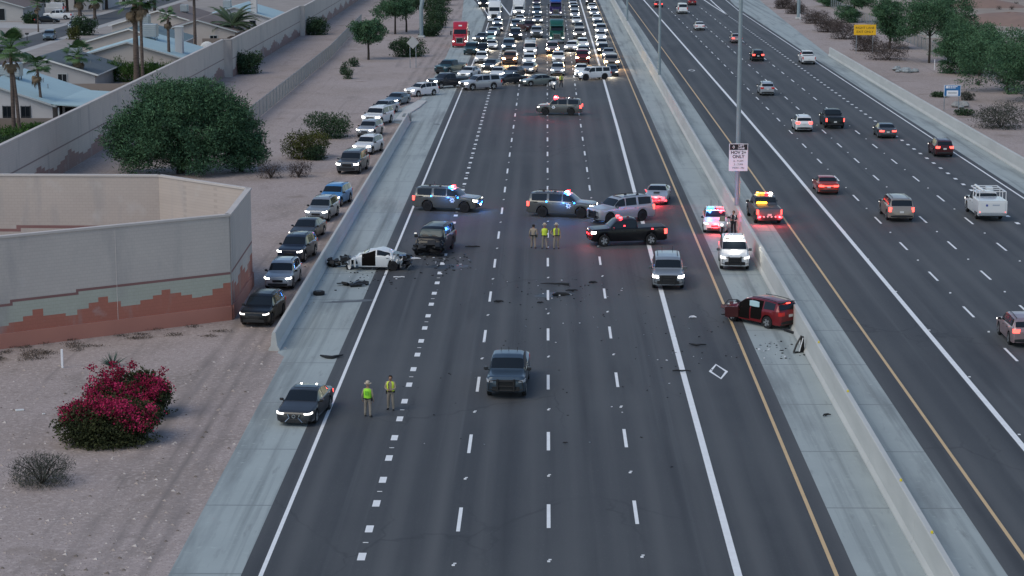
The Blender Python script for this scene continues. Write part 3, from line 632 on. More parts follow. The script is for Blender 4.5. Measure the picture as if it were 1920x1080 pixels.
def car(key, col, cx, by, head, label, hl='on', tl='dim', detail=1, dark=False, group=None, name=None, cat=None, loc=None, deform=None, skip=(), rz=None):
    g = GEO[key]; ang = R(head); m = PAINT[col] if isinstance(col, str) else col
    if loc is None: loc = fit(cx, by, ang, g.L, g.W, g.wb)
    root = thing(name or NAMES[key], label, cat or CATS[key], (loc.x, loc.y, 0.014), ang, group)
    VEH.append((root, g.L, g.W))
    if not deform: rs = random.Random(label); root.scale = (rs.uniform(.95, 1.03), rs.uniform(.97, 1.03), rs.uniform(.96, 1.05))
    dk = id(deform) if deform else 0
    def part(nm, sub, fn, mats, parent=root, smooth=34, pt=False, **k):
        o = obj(nm, cached((key, sub, dk), lambda: fn().mesh(nm, mats, smooth)), parent, **k)
        if pt: set_paint(o, m)
        return o
    body = part('body', 'body', lambda: g.body(deform), [m, M_BLACK], pt=True, smooth=30)
    if 'ws' not in skip: part('windshield', 'ws', lambda: g.top(*g.ws, .010, deform=deform), M_GLASS)
    if 'rw' not in skip: part('rear_window', 'rw', lambda: g.top(*g.rw, .012, deform=deform), M_GLASS)
    for i, (t0, t1) in enumerate(g.sw):
        for sg in (1, -1):
            if ('sw', i, sg) in skip: continue
            part('side_window', ('sw', i, sg), lambda: g.side(t0, t1, 6.12, 7.93, sg, .010, 8, 4, deform), M_GLASS)
    if detail > 1:
        for i, (t0, t1) in enumerate(g.doors):
            for sg in (1, -1):
                if ('door', i, sg) in skip: continue
                d_ = part('door', ('door', i, sg), lambda: g.side(t0 + .004, t1 - .004, 2.35, 5.0, sg, .009, 7, 6, deform), [m], pt=True)
                hp = g.S(t1 - .02 - .012, 4.45, sg); hp = deform(hp) if deform else hp
                part('handle', ('handle', i, sg), lambda: MB().box((0, 0, 0), (.19, .05, .035), ch=.012), M_BLACK if dark else m, parent=d_, loc=(hp.x, hp.y + sg * .015, hp.z))
        if 'bed' not in g.__dict__ and key in ('suv', 'crossover', 'boxsuv', 'minivan'):
            for sg in (1, -1):
                pts = [g.S(t, 9.0, sg) + Vector((0, 0, .05)) for t in np.linspace(.47, .88, 6)]
                part('roof_rail', ('rail', sg), lambda: MB().tube(pts, .02, 5), M_BLACK)
    # wheels
    ty, rm = wheel_meshes(g.r, dark)
    for xw in (g.xf, g.xr):
        for sg in (1, -1):
            if ('wheel', xw > 0, sg) in skip: continue
            wv = obj('wheel', ty, root, (xw, sg * (g.hw - .115), g.r), (0, 0, 0 if sg > 0 else math.pi))
            if detail > 1 or key in ('pickup', 'boxsuv'): obj('rim', rm, wv)
            else: obj('rim', cached(('rims', g.r, dark), lambda: MB().lathe([(g.r * .66, .05), (g.r * .66, .108), (g.r * .60, .118), (g.r * .5, .085), (.06, .10)], 16).mesh('rim', M_RIMD if dark else M_RIM, 40)), wv)
    # front
    if 'front' not in skip:
        z0, z1, yf = g.gr; xa = g.L / 2
        lowz = z0 + (z1 - z0) * .42
        part('grille', 'grille', lambda: MB().box((xa + .012, 0, (lowz + z1) / 2), (.03, 2 * yf * g.hw * 1.02, z1 - lowz), ch=.012), M_GRILLE)
        part('lower_intake', 'intake', lambda: MB().box((xa + .008, 0, (z0 - .10 + lowz - .05) / 2), (.03, 2 * g.hw * .70, lowz - .05 - z0 + .10), ch=.012), M_BLACK)
        hm = dict(on=M_HON if detail > 1 else M_HJAM, warm=M_HWARM, off=M_HOFF, dim=M_DRL)[hl]
        if detail == 1 and hl == 'on': hm = random.Random(label + 'h').choice([M_HJAM, M_HJAM, M_HJAM, M_HJW, M_DRL])
        if detail == 1 and hl in ('on', 'warm'):
            sl = bpy.data.lights.new('headlight_beam', 'SPOT'); sl.energy = 260 if hl == 'on' else 900; sl.spot_size = R(105); sl.spot_blend = .6; sl.shadow_soft_size = .12; sl.color = (1, .86, .66) if hl == 'on' else (1, .58, .25)
            so = bpy.data.objects.new('headlight_beam', sl); C.objects.link(so); so.parent = body; so.location = (g.L / 2 + .12, 0, g.hl[0]); so.rotation_euler = (0, R(-68), 0)
        for sg in (1, -1):
            o = part('headlight', ('hl', sg), lambda: g.lamp(*g.hl, sg, slope=.012), M_HOFF, smooth=None); o.material_slots[0].link = 'OBJECT'; o.material_slots[0].material = hm
    # rear
    if 'rear' not in skip:
        tm = dict(on=M_TAILON, dim=M_TAIL)[tl]
        for sg in (1, -1):
            o = part('taillight', ('tl', sg), lambda: g.lamp(*g.tl, sg, rear=True, wrap=.035), M_TAIL, smooth=None); o.material_slots[0].link = 'OBJECT'; o.material_slots[0].material = tm
        zp = g.tl[0] - .02
        part('number_plate', 'plate', lambda: MB().box((-g.L / 2 - .014, 0, zp), (.02, .31, .155)), M_PLATE)
        part('bumper', 'rbump', lambda: MB().box((-g.L / 2 + .005, 0, g.zb + .19), (.10, g.W * .84, .20), ch=.04), M_BLACK)
    for sg in (1, -1):
        if ('mir', sg) in skip: continue
        q = g.S(g.mir, 6.0, sg); big = key in ('pickup', 'suv', 'van')
        part('mirror', ('mir', sg), lambda: MB().box((q.x, q.y + sg * (.17 if big else .13), q.z + .07), (.12, .24 if big else .19, .20 if big else .14), ch=.03).box((q.x - .01, q.y + sg * .03, q.z + .01), (.06, .10, .05)), [M_BLACK] if (detail < 2 or dark) else [m])
    if 'bed' in g.__dict__ and g.bed and 'bed' not in skip:
        part('bed_cover', 'bed', lambda: g.top(*g.bed, .012, v0=8.3, deform=deform), mat('bed_cover', (0.03, 0.032, 0.035), 0.55))
    return root
def star_mesh(n=7, ro=.19, ri=.115):
    mb = MB(); vs = [(0, 0, 0)]
    for i in range(2 * n):
        a = math.pi * i / n + math.pi / 2; r_ = ro if i % 2 == 0 else ri; vs.append((r_ * math.cos(a), 0, r_ * math.sin(a)))
    return mb.add(vs, [(0, i + 1, (i + 1) % (2 * n) + 1) for i in range(2 * n)])
def lens(root, name, m, c, d): return build(name, MB().box(c, d, ch=min(d) * .2), m, root)
def push_bar(root, g, lights=()):
    xa = g.L / 2 + .10; mb = MB(); zt = g.gr[1] + .06
    for sg in (1, -1):
        mb.box((xa, sg * .42, (.42 + zt) / 2), (.10, .09, zt - .42), ch=.02); mb.box((xa - .08, sg * .42, .6), (.18, .07, .12))
        mb.tube([(xa, sg * .42, zt - .06), (xa, sg * g.hw * .82, zt - .10), (xa - .03, sg * g.hw * .9, .55), (xa, sg * .42, .50)], .03, 6)
    for z in (.50, .72, zt - .12): mb.box((xa, 0, z), (.06, .84, .075), ch=.012)
    pb = build('push_bar', mb, M_BLACK, root)
    for y, z, m in lights: lens(pb, 'warning_light', m, (xa + .055, y, z), (.03, .20, .08))
def light_bar(root, g, cols, t=.455, inside=False):
    p_ = g.S(t, 9.99, 1); w_ = g.hw * 1.25; n = len(cols)
    if not inside:
        b = build('light_bar', MB().box((p_.x, 0, p_.z + .05), (.28, w_, .06), ch=.02), M_BLACK, root); z = p_.z + .11
    else:
        b = build('light_bar', MB().box((p_.x, 0, p_.z + .015), (.10, w_ * .95, .03), ch=.01), M_BLACK, root); z = p_.z + .035
    for i, c in enumerate(cols):
        if c is None: continue
        y = -w_ / 2 + w_ * (i + .5) / n
        lens(b, 'beacon', c, (p_.x, y, z), (.26 if not inside else .24, w_ / n * .92, .11 if not inside else .10))
def whip(root, g, t, y, h_=.45):
    p_ = g.S(t, 9.99, 1); build('antenna', MB().tube([(p_.x, y, p_.z - .02), (p_.x - .04, y, p_.z + h_)], .012, 5), M_BLACK, root)
def fin(root, g, t, y=0):
    p_ = g.S(t, 9.99, 1); build('antenna', MB().box((p_.x, y, p_.z + .04), (.22, .14, .09), taper=.6), M_BLACK, root)
# ------------------------------------------------------------------ heavy vehicles
def rrect(hw, z0, z1, r, n=3):
    pts = []
    for cy, cz, a0 in ((hw - r, z1 - r, 0), (-hw + r, z1 - r, 90), (-hw + r, z0 + r, 180), (hw - r, z0 + r, 270)):
        for i in range(n + 1):
            a = R(a0 + 90 * i / n); pts.append((cy + r * math.cos(a), cz + r * math.sin(a)))
    return pts
def loft(secs):
    mb = MB(); vs = []; n = len(secs[0][1])
    for x, ring in secs:
        for y, z in ring: vs.append((x, y, z))
    fs = [(i * n + k, i * n + (k + 1) % n, i * n + n + (k + 1) % n, i * n + n + k) for i in range(len(secs) - 1) for k in range(n)]
    fs += [tuple(range(n)), tuple(range(len(vs) - n, len(vs)))]
    return mb.add(vs, fs)
def semi(col, cx, by, head, label, style='sleeper', hl='on', roofcol=None, group=None):
    m = PAINT[col]; m2 = PAINT[roofcol or col]; ang = R(head); loc = fit(cx, by, ang, 6.8, 2.5, 4.6)
    root = thing('truck_tractor', label, 'truck', (loc.x, loc.y, 0.014), ang, group); VEH.append((root, 6.9, 2.5))
    old = style == 'classic'
    hz = 2.0 if old else 1.95
    build('hood', loft([(3.30, rrect(.62, .72, hz - .42, .10)), (3.2, rrect(.70, .70, hz - .27, .12)), (2.6, rrect(.80 if not old else .66, .68, hz - .12, .14)), (1.35, rrect(.98 if not old else .78, .68, hz, .16))]), m, root, 35)
    build('grille', MB().box((3.31, 0, 1.18), (.05, 1.0, .78), ch=.02), M_GRILLE, root)
    mb = MB(); mb.box((3.33, 0, 1.60), (.06, 1.12, .07)); mb.box((3.33, 0, .77), (.06, .94, .07))
    for sg in (1, -1): mb.box((3.33, sg * .53, 1.18), (.06, .07, .90))
    if old:
        for y in np.linspace(-.4, .4, 7): mb.box((3.335, y, 1.18), (.03, .03, .78))
    build('grille_surround', mb, M_CHROME, root)
    build('bumper', MB().box((3.28, 0, .48), (.30, 2.42, .42), ch=.08), M_CHROME if old else m, root)
    build('cab', loft([(1.40, rrect(1.16, .75, 1.92, .10)), (1.22, rrect(1.18, .75, 2.05, .12)), (.80, rrect(1.14, .75, 2.85, .14)), (.55, rrect(1.13, .75, 3.0, .16)), (-.55, rrect(1.15, .75, 3.02, .16))]), m, root, 30)
    build('windshield', MB().add([(1.245, -1.02, 2.08), (1.245, 1.02, 2.08), (.84, .98, 2.80), (.84, -.98, 2.80)], [(0, 1, 2, 3)]).add([(1.245, 0, 2.08)], []), M_GLASS, root)
    for sg in (1, -1):
        build('side_window', MB().add([(.98, sg * 1.165, 2.08), (.1, sg * 1.175, 2.02), (.1, sg * 1.16, 2.75), (.72, sg * 1.155, 2.75)], [(0, 1, 2, 3)]), M_GLASS, root)
        f = build('fender', loft([(3.18, rrect(.24, .62, 1.18, .08)), (2.9, rrect(.27, .80, 1.34, .10)), (2.3, rrect(.27, 1.12, 1.42, .10)), (1.6, rrect(.26, .75, 1.35, .10))]), m, root, 35, loc=(0, sg * .98, 0))
        hm = dict(on=M_HON, warm=M_HWARM, dim=M_DRL, off=M_HOFF)[hl]
        build('headlight', MB().box((3.17, sg * .02, 1.02), (.10, .34, .20), ch=.03), hm, f)
        mr = build('mirror', MB().box((1.25, sg * 1.48, 2.25), (.14, .22, .72), ch=.03).tube([(1.2, sg * 1.15, 2.5), (1.25, sg * 1.45, 2.5)], .025, 5), M_BLACK, root)
        build('fuel_tank', MB().tube([(.7, sg * .92, .62), (-.9, sg * .92, .62)], .30, 12), M_CHROME, root)
        if old: build('exhaust_stack', MB().tube([(-.75, sg * 1.2, .9), (-.75, sg * 1.2, 3.7)], .075, 8), M_CHROME, root)
        else: build('side_fairing', MB().box((-2.0, sg * 1.2, 2.2), (.9, .05, 2.6)), M_BLACK if style == 'sleeper' else m, root)
    if style == 'sleeper':
        build('sleeper', loft([(.55, rrect(1.10, 2.9, 3.06, .04)), (-.1, rrect(1.14, 2.3, 3.45, .18)), (-.62, rrect(1.2, .8, 3.82, .22)), (-1.2, rrect(1.22, .8, 3.95, .22)), (-2.45, rrect(1.22, .8, 3.95, .2))]), m2, root, 30)
        build('roof_emblem', MB().box((.12, 0, 3.36), (.34, .55, .03), tilt=Matrix.Rotation(R(32), 3, 'Y')), PAINT['white'], root)
    else:
        build('roof_fairing', loft([(.35, rrect(1.0, 2.9, 3.1, .05)), (-.2, rrect(1.1, 2.7, 3.5, .15)), (-.9, rrect(1.16, .8, 3.75, .2)), (-1.9, rrect(1.18, .8, 3.8, .2))]), m2, root, 30)
        build('sun_visor', MB().box((.98, 0, 2.88), (.40, 2.1, .05), tilt=Matrix.Rotation(R(20), 3, 'Y')), m, root)
    build('chassis', MB().box((-2.2, 0, .78), (4.2, .95, .28)).box((-2.6, 0, 1.05), (1.0, .95, .14)), M_BLACK, root)
    ty, rm = wheel_meshes(.50, False)
    for x, dual in ((2.35, 0), (-1.95, 1), (-3.1, 1)):
        for sg in (1, -1):
            for k in range(1 + dual):
                wv = obj('wheel', ty, root, (x, sg * (1.08 - .27 * k), .50), (0, 0, 0 if sg > 0 else math.pi))
                if k == 0: obj('rim', rm, wv)
    return root
def box_truck(cx, by, head, label, hl='on'):
    root = car('van', 'white', cx, by, head, label, hl=hl, name='box_truck', cat='truck', skip=('rear', 'rw'))
    g = GEO['van']; VEH[-1] = (root, 6.2, 2.4)
    build('cargo_box', MB().box((g.x(.70), 0, 2.12), (4.0, 2.40, 2.5), ch=.05), PAINT['white'], root)
    build('roof_cap', loft([(g.x(.30), rrect(.9, 2.1, 2.3, .06)), (g.x(.345), rrect(1.1, 2.0, 3.2, .1))]), PAINT['white'], root, 30)
    return root

# ------------------------------------------------------------------ people
def mm(name, col, **k): return mat(name, col, 0.85, **k)
M_SKIN = mm('skin', (0.33, 0.19, 0.13)); M_SHIRT = mm('tan_shirt', (0.30, 0.245, 0.19)); M_PANTS = mm('khaki_trousers', (0.25, 0.215, 0.175)); M_SHOE = mm('black_leather', (0.012, 0.012, 0.012))
M_VEST = mat('lime_vest', (0.32, 0.72, 0.035), 0.7); M_VESTY = mat('yellow_vest', (0.60, 0.72, 0.06), 0.7); M_HAT = mm('felt_hat', (0.48, 0.40, 0.30)); M_HAIR = mm('dark_hair', (0.012, 0.009, 0.007)); M_NAVY = mm('dark_uniform', (0.014, 0.016, 0.022)); M_STRIPE = mm('reflective_stripe', (0.75, 0.75, 0.72))
def person(px, py, head, label, hat=True, vest=None, open_front=True, arms='down', hip=False, shirt=None, seated=False, pants=None, loc=None, lean=0.0, zbase=0.014):
    loc = loc or G(px, py); shirt = shirt or M_SHIRT; pants = pants or M_PANTS
    root = thing('person', label, 'person', (loc.x, loc.y, zbase), R(head))
    rs = random.Random(label); root.scale = (rs.uniform(.98, 1.08), rs.uniform(.98, 1.08), rs.uniform(.97, 1.03))
    V = []; E = []; Rd = []; reg = []
    def vtx(p_, r_, g_): V.append(p_); Rd.append(r_); reg.append(g_); return len(V) - 1
    def chain(parent, items):
        for p_, r_, g_ in items:
            k = vtx(p_, r_, g_); E.append((parent, k)); parent = k
        return parent
    hz = .95 if not seated else .82
    pel = vtx((0, 0, hz), (.135, .155), 'p'); dz = hz - .95
    c_ = chain(pel, [((.0 + lean * .3, 0, 1.13 + dz), (.115, .14), 's'), ((lean * .7, 0, 1.36 + dz), (.125, .165), 's')])
    nk = chain(c_, [((lean + .01, 0, 1.50 + dz), (.06, .06), 'k'), ((lean + .03, 0, 1.57 + dz), (.07, .065), 'k'), ((lean + .035, 0, 1.66 + dz), (.098, .078), 'k'), ((lean + .03, 0, 1.74 + dz), (.08, .068), 'k')])
    chain(nk - 1, [((lean + .135, 0, 1.645 + dz), (.018, .016), 'k')])                      # nose
    for sg in (1, -1): chain(nk - 1, [((lean + .02, sg * .088, 1.65 + dz), (.02, .025), 'k')])   # ears
    for sg in (1, -1):
        if seated:
            an = chain(pel, [((.04, sg * .12, hz - .03), (.09, .09), 'p'), ((.36, sg * .26, hz - .14), (.065, .065), 'p'), ((.26, sg * .34, .40), (.052, .052), 'p'), ((.22, sg * .36, .10), (.045, .045), 'b')])
            chain(an, [((.36, sg * .37, .05), (.04, .045), 'b')])
        else:
            st = .06 * sg if not hip else -.05 * sg
            an = chain(pel, [((0, sg * .10, .90), (.11, .105), 'p'), ((.02 + st * .6, sg * .13, .50), (.085, .082), 'p'), ((st - .03, sg * .15, .12), (.068, .066), 'p')])
            chain(an, [((st, sg * .15, .05), (.05, .05), 'b'), ((st + .16, sg * .18, .035), (.04, .05), 'b')])
        sh = ((lean * .8, sg * .19, 1.42 + dz), (.068, .068), 's')
        if arms == 'front': el = (.06, sg * .27, 1.16 + dz); wr = (.25, sg * .12, 1.10 + dz); hd = (.31, sg * .06, 1.11 + dz)
        elif arms == 'bars': el = (.20, sg * .30, 1.15 + dz); wr = (.45, sg * .30, 1.06 + dz); hd = (.52, sg * .30, 1.05 + dz)
        elif hip and sg < 0: el = (-.06, sg * .42, 1.16 + dz); wr = (.04, sg * .22, 1.00 + dz); hd = (.08, sg * .18, .97 + dz)
        else: el = (-.03, sg * .27, 1.14 + dz); wr = (.05, sg * .285, .90 + dz); hd = (.07, sg * .28, .83 + dz)
        b_ = chain(c_, [sh, (el, (.05, .05), 's'), (wr, (.034, .034), 's2'), (hd, (.026, .040), 'k')])
        wv = Vector(wr); hv = Vector(hd); d_ = (hv - wv).normalized(); side = Vector((1, 0, 0)) if abs(d_.z) > .6 else Vector((0, 1, 0)); side = (side - d_ * side.dot(d_)).normalized(); nrm = d_.cross(side)
        for i, ln in enumerate((.072, .082, .076, .058)):
            f0 = hv + side * (.027 - .018 * i) + d_ * .035; f1 = f0 + d_ * ln * .5 + nrm * .010 * sg; f2 = f1 + d_ * ln * .4 + nrm * .028 * sg
            chain(b_, [(tuple(f0), (.0095, .0095), 'k'), (tuple(f1), (.009, .009), 'k'), (tuple(f2), (.008, .008), 'k')])
        t0 = hv + side * .045 - d_ * .01; t1 = t0 + side * .025 + d_ * .035
        chain(b_, [(tuple(t0), (.011, .011), 'k'), (tuple(t1), (.009, .009), 'k')])
    me = bpy.data.meshes.new('body_skeleton'); me.from_pydata(V, E, [])
    tmp = bpy.data.objects.new('body_skeleton', me); C.objects.link(tmp)
    bm = bmesh.new(); bm.from_mesh(me); sk = bm.verts.layers.skin.verify(); bm.verts.ensure_lookup_table()
    for i, v in enumerate(bm.verts): v[sk].radius = Rd[i]; v[sk].use_root = (i == 0)
    bm.to_mesh(me); bm.free()
    tmp.modifiers.new('skin', 'SKIN').use_smooth_shade = True
    ss = tmp.modifiers.new('sub', 'SUBSURF'); ss.levels = 1; ss.render_levels = 1
    bpy.context.view_layer.update()
    bmx = bpy.data.meshes.new_from_object(tmp.evaluated_get(bpy.context.evaluated_depsgraph_get())); bmx.name = 'body'
    bpy.data.objects.remove(tmp); bpy.data.meshes.remove(me)
    bmx.materials.clear()
    for m in (shirt, pants, M_SKIN, M_SHOE): bmx.materials.append(m)
    va = np.array(V); ri = {'s': 0, 's2': 0 if shirt is M_NAVY else 0, 'p': 1, 'k': 2, 'b': 3}
    co = np.empty(len(bmx.vertices) * 3); bmx.vertices.foreach_get('co', co); co = co.reshape(-1, 3); rad = np.array([max(r_) for r_ in Rd])
    for p_ in bmx.polygons:
        c0 = co[list(p_.vertices)].mean(0); k = int(np.argmin(np.linalg.norm(va - c0, axis=1) - rad * .6)); p_.material_index = ri[reg[k]]; p_.use_smooth = True
    obj('body', bmx, root)
    def ell(z, a, b, a0=0, a1=360, n=20, x=0): return [(x + a * math.cos(R(a0 + (a1 - a0) * i / n)), b * math.sin(R(a0 + (a1 - a0) * i / n)), z) for i in range(n + 1)]
    if vest:
        a0, a1 = (26, 334) if open_front else (0, 360); rows = [(1.00, .165, .205), (1.12, .16, .20), (1.28, .165, .215), (1.38, .165, .225), (1.46, .12, .175), (1.495, .085, .11)]
        mb = MB(); vs = []
        for z, a, b in rows: vs += ell(z + dz, a, b, a0, a1, 20, lean * .5)
        mb.add(vs, [(i * 21 + k, i * 21 + k + 1, i * 21 + 22 + k, i * 21 + 21 + k) for i in range(5) for k in range(20)])
        vo = build('safety_vest', mb, vest, root, 60)
        if not open_front: build('back_panel', MB().box((-.172, 0, 1.27 + dz), (.008, .18, .20)), mat('dark_lime', (0.16, 0.48, 0.03), 0.8), vo)
    mb = MB(); vs = ell(.955 + dz, .165, .185) + ell(1.02 + dz, .162, .182); mb.add(vs, [(k, k + 1, 22 + k, 21 + k) for k in range(20)])
    mb.box((.0, -.20, .93 + dz), (.12, .07, .20), ch=.01); mb.box((.04, .19, .96 + dz), (.10, .06, .10), ch=.01); mb.box((-.14, .06, .97 + dz), (.06, .09, .10))
    build('duty_belt', mb, M_SHOE, root)
    hx = lean + .03
    if hat is True:
        mb = MB(); rows = [(1.735, .20), (1.745, .205), (1.752, .125), (1.80, .118), (1.86, .095), (1.885, .04)]; vs = []
        for z, a in rows: vs += ell(z + dz, a, a * .9, 0, 360, 18, hx)[:-1]
        mb.add(vs, [(i * 18 + k, i * 18 + (k + 1) % 18, i * 18 + 18 + (k + 1) % 18, i * 18 + 18 + k) for i in range(5) for k in range(18)] + [tuple(range(18)), tuple(range(90, 108))])
        h_ = build('hat', mb, M_HAT, root, 50)
        mb = MB(); vs = ell(1.755 + dz, .124, .113, 0, 360, 18, hx) + ell(1.775 + dz, .123, .111, 0, 360, 18, hx); mb.add(vs, [(k, k + 1, 20 + k, 19 + k) for k in range(18)]); build('hat_band', mb, M_SHOE, h_)
    else:
        mb = MB(); rows = [(1.62, .104, .086), (1.68, .118, .097), (1.74, .11, .092), (1.79, .07, .06)]; vs = []; hm = M_HAIR
        if hat == 'helmet': rows = [(1.58, .135, .125), (1.66, .15, .14), (1.75, .14, .13), (1.81, .08, .075)]; hm = M_STRIPE
        for z, a, b in rows: vs += ell(z + dz, a, b, 55, 305, 16, hx - .012)
        mb.add(vs, [(i * 17 + k, i * 17 + k + 1, i * 17 + 18 + k, i * 17 + 17 + k) for i in range(3) for k in range(16)] + [tuple(range(51, 68))])
        build('hair' if hat != 'helmet' else 'helmet', mb, hm, root, 60)
    mb = MB()
    for sg in (1, -1): mb.box((hx + .094, sg * .033, 1.675 + dz), (.012, .022, .012))
    mb.box((hx + .093, 0, 1.60 + dz), (.012, .045, .010))
    build('face', mb, M_HAIR, root)
    return root
def motorcycle(px, py, head, label, loc=None):
    loc = loc or G(px, py); root = thing('motorcycle', label, 'motorcycle', (loc.x, loc.y, .014), R(head))
    ty, rm = wheel_meshes(.32, False)
    for x in (.78, -.74): wv = obj('wheel', ty, root, (x, 0, .32), scale=(1, .62, 1)); obj('rim', rm, wv)
    build('tank', loft([(.35, rrect(.10, .72, .90, .05)), (.15, rrect(.17, .70, .98, .07)), (-.15, rrect(.13, .70, .90, .05))]), PAINT['white'], root, 40)
    build('seat', loft([(-.12, rrect(.12, .70, .80, .03)), (-.45, rrect(.17, .70, .82, .04)), (-.8, rrect(.13, .74, .90, .04))]), M_BLACK, root, 40)
    build('engine', MB().box((.05, 0, .45), (.62, .40, .42), ch=.06), M_CHROME, root)
    build('fairing', loft([(.86, rrect(.10, .70, .96, .05)), (.70, rrect(.27, .62, 1.10, .10)), (.52, rrect(.34, .66, 1.12, .10))]), PAINT['white'], root, 40)
    build('windscreen', MB().add([(.74, -.24, 1.10), (.74, .24, 1.10), (.52, .20, 1.48), (.52, -.20, 1.48)], [(0, 1, 2, 3)]), M_GLASS, root)
    build('handlebar', MB().tube([(.38, -.40, 1.08), (.52, -.2, 1.10), (.52, .2, 1.10), (.38, .40, 1.08)], .018, 6), M_CHROME, root)
    for sg in (1, -1): build('pannier', MB().box((-.72, sg * .30, .62), (.55, .20, .38), ch=.05), PAINT['white'], root)
    build('headlight', MB().lathe([(.09, .0), (.085, .04)], 12, 'Y').mesh and MB().box((.88, 0, .84), (.05, .2, .14), ch=.03), M_DRL, root)
    build('fork', MB().tube([(.52, .12, 1.0), (.78, .12, .32)], .03, 6).tube([(.52, -.12, 1.0), (.78, -.12, .32)], .03, 6), M_CHROME, root)
    return root
# ------------------------------------------------------------------ the jam (facing the camera)
J = 'vehicles stopped in the jam'
def q(key, col, cx, by, label, head=-90, hl='on', **k): return car(key, col, cx, by, head, label, hl=hl, group=J, **k)
# queue squeezing past on the dirt verge, from the front back
Dg = 'vehicles filing past on the dirt verge'
def dv(key, col, cx, by, label, head, hl='on', **k): return car(key, col, cx, by, head, label, hl=hl, group=Dg, detail=2, **k)
dv('crossover', 'black', 493, 611, 'black crossover with dim strip lights leading the file on the dirt verge', -97, 'dim', dark=True)
dv('crossover', 'silver', 531, 542, 'silver white crossover second in the file on the dirt verge', -93)
dv('crossover', 'navy', 558, 492, 'dark navy crossover third in the file beside the shoulder barrier', -99)
dv('sedan', 'brown', 577, 452, 'dark brown car with a full-width light bar in the verge file', -99, 'dim')
dv('crossover', 'lightgrey', 605, 415, 'light grey crossover with bright headlights in front of the blue one', -98)
dv('crossover', 'blue', 629, 388, 'bright blue crossover in the file on the dirt verge', -101)
dv('suv', 'grey', 662, 326, 'charcoal SUV with bright headlights beside the verge shrubs', -98)
dv('crossover', 'white', 691, 290, 'white crossover with black lower grille just behind the charcoal SUV', -104)
dv('crossover', 'silver', 694, 258, 'pale silver crossover with glaring headlights third behind the charcoal SUV', -102)
dv('suv', 'white', 709, 236, 'white SUV with roof rails in the bend of the verge file', -106)
dv('sedan', 'silver', 721, 215, 'silver sedan half hidden behind the white SUV with roof rails', -112)
dv('sedan', 'steel', 745, 198, 'steel blue sedan turning down the dirt verge', -108)
dv('crossover', 'white', 791, 182, 'white crossover swinging sideways off the road onto the dirt', -136)
dv('pickup', 'darkgrey', 841, 167, 'dark grey pickup turning onto the shoulder behind the white crossover', -142)
q('pickup', 'teal', 845, 140, 'teal blue pickup cab showing behind the dark grey pickup', -120, 'off')
# first row of the jam
q('sedan', 'white', 880, 147, 'white sedan angled towards the shoulder behind the silver Explorer-like wagon'.replace('Explorer-like wagon', 'SUV turned side-on'), -110)
q('suv', 'silver', 901, 170, 'silver SUV turned side-on across the edge line at the front of the jam', -150, 'on', detail=2)
q('sedan', 'darkgrey', 954, 159, 'dark grey sedan turned side-on between the silver SUV and the green-grey sedan', -152, 'on', detail=2)
q('sedan', 'olive', 1010, 162, 'green-grey sedan turned side-on at the front of the jam', -158, 'dim', detail=2)
q('boxsuv', 'white', 1112, 151, 'white off-road vehicle with black wheels turned side-on at the front of the jam', -155, 'on', detail=2, dark=True)
q('sedan', 'white', 934, 147, 'white sedan directly behind the dark grey sedan turned side-on', -96)
q('sedan', 'grey', 964, 146, 'grey sedan edging out behind the dark grey sedan turned side-on', -112)
q('sedan', 'lightgrey', 992, 138, 'pale grey sedan just behind the green-grey sedan', -100)
q('crossover', 'white', 992, 123, 'white crossover behind the pale grey sedan')
q('crossover', 'silver', 1046, 142, 'beige silver crossover with round bright headlights next to the standing person', -92)
q('crossover', 'white', 1047, 119, 'white crossover behind the beige silver one next to the standing person')
q('sedan', 'darkgrey', 922, 132, 'dark sedan with one bright headlight ahead of the warm-lit tan SUV', -104)
q('suv', 'orange_lit_tan', 957, 121, 'tan SUV with glaring warm headlights', -92, 'warm')
q('suv', 'steel', 954, 97, 'steel blue SUV with roof rack behind the tan SUV with warm headlights')
van1 = q('van', 'white', 994, 106, 'white work van with a ladder rack on its roof')
mb = MB()
for x in (1.2, 0, -1.6): mb.tube([(x, -.85, 2.15), (x, -.85, 2.4), (x, .85, 2.4), (x, .85, 2.15)], .03, 5)
mb.box((0, .5, 2.47), (3.4, .4, .06)); mb.box((-.2, -.4, 2.5), (2.6, .25, .1))
build('ladder_rack', mb, M_GALV, van1)
q('crossover', 'white', 903, 119, 'white crossover with black grille behind the angled white sedan')
q('crossover', 'black', 905, 103, 'black-roofed crossover behind the white one with black grille')
q('suv', 'teal', 884, 103, 'dark teal SUV on the shoulder edge below the red truck tractor', -95, 'off')
q('sedan', 'white', 922, 93, 'white sedan in front of the mint green sedan')
q('sedan', 'mint', 919, 78, 'mint green sedan in the shoulder-side queue', hl='dim')
q('sedan', 'grey', 905, 79, 'dull grey sedan nosing towards the shoulder beside the mint green sedan', -108)
q('sedan', 'silver', 925, 68, 'silver sedan with glaring headlights behind the mint green sedan', -98)
q('sedan', 'darkgrey', 934, 59, 'dark grey sedan third behind the mint green sedan')
q('sedan', 'silver', 933, 49, 'silver sedan right in front of the white truck tractor', -92)
semi('white', 927, 42, -90, 'white truck tractor with roof fairing in the shoulder-side queue', group=J)
q('suv', 'black', 907, 14, 'black SUV coming down the merging ramp')
semi('red', 863, 89, -90, 'bright red sleeper truck tractor pulled onto the concrete shoulder', hl='dim', group=J)
box_truck(973, 30, -90, 'white box truck at the far end of the jam')['group'] = J
q('sedan', 'white', 975, 44, 'white sedan in front of the white box truck')
q('crossover', 'steel', 967, 55, 'blue-grey crossover beside the maroon pickup')
q('pickup', 'maroon', 988, 60, 'maroon pickup turned askew in the jam', -70, 'off')
q('suv', 'navy', 967, 75, 'navy SUV with bright headlights in front of the blue-grey crossover')
q('pickup', 'silver', 1006, 71, 'silver pickup with bright headlights beside the green truck tractor')
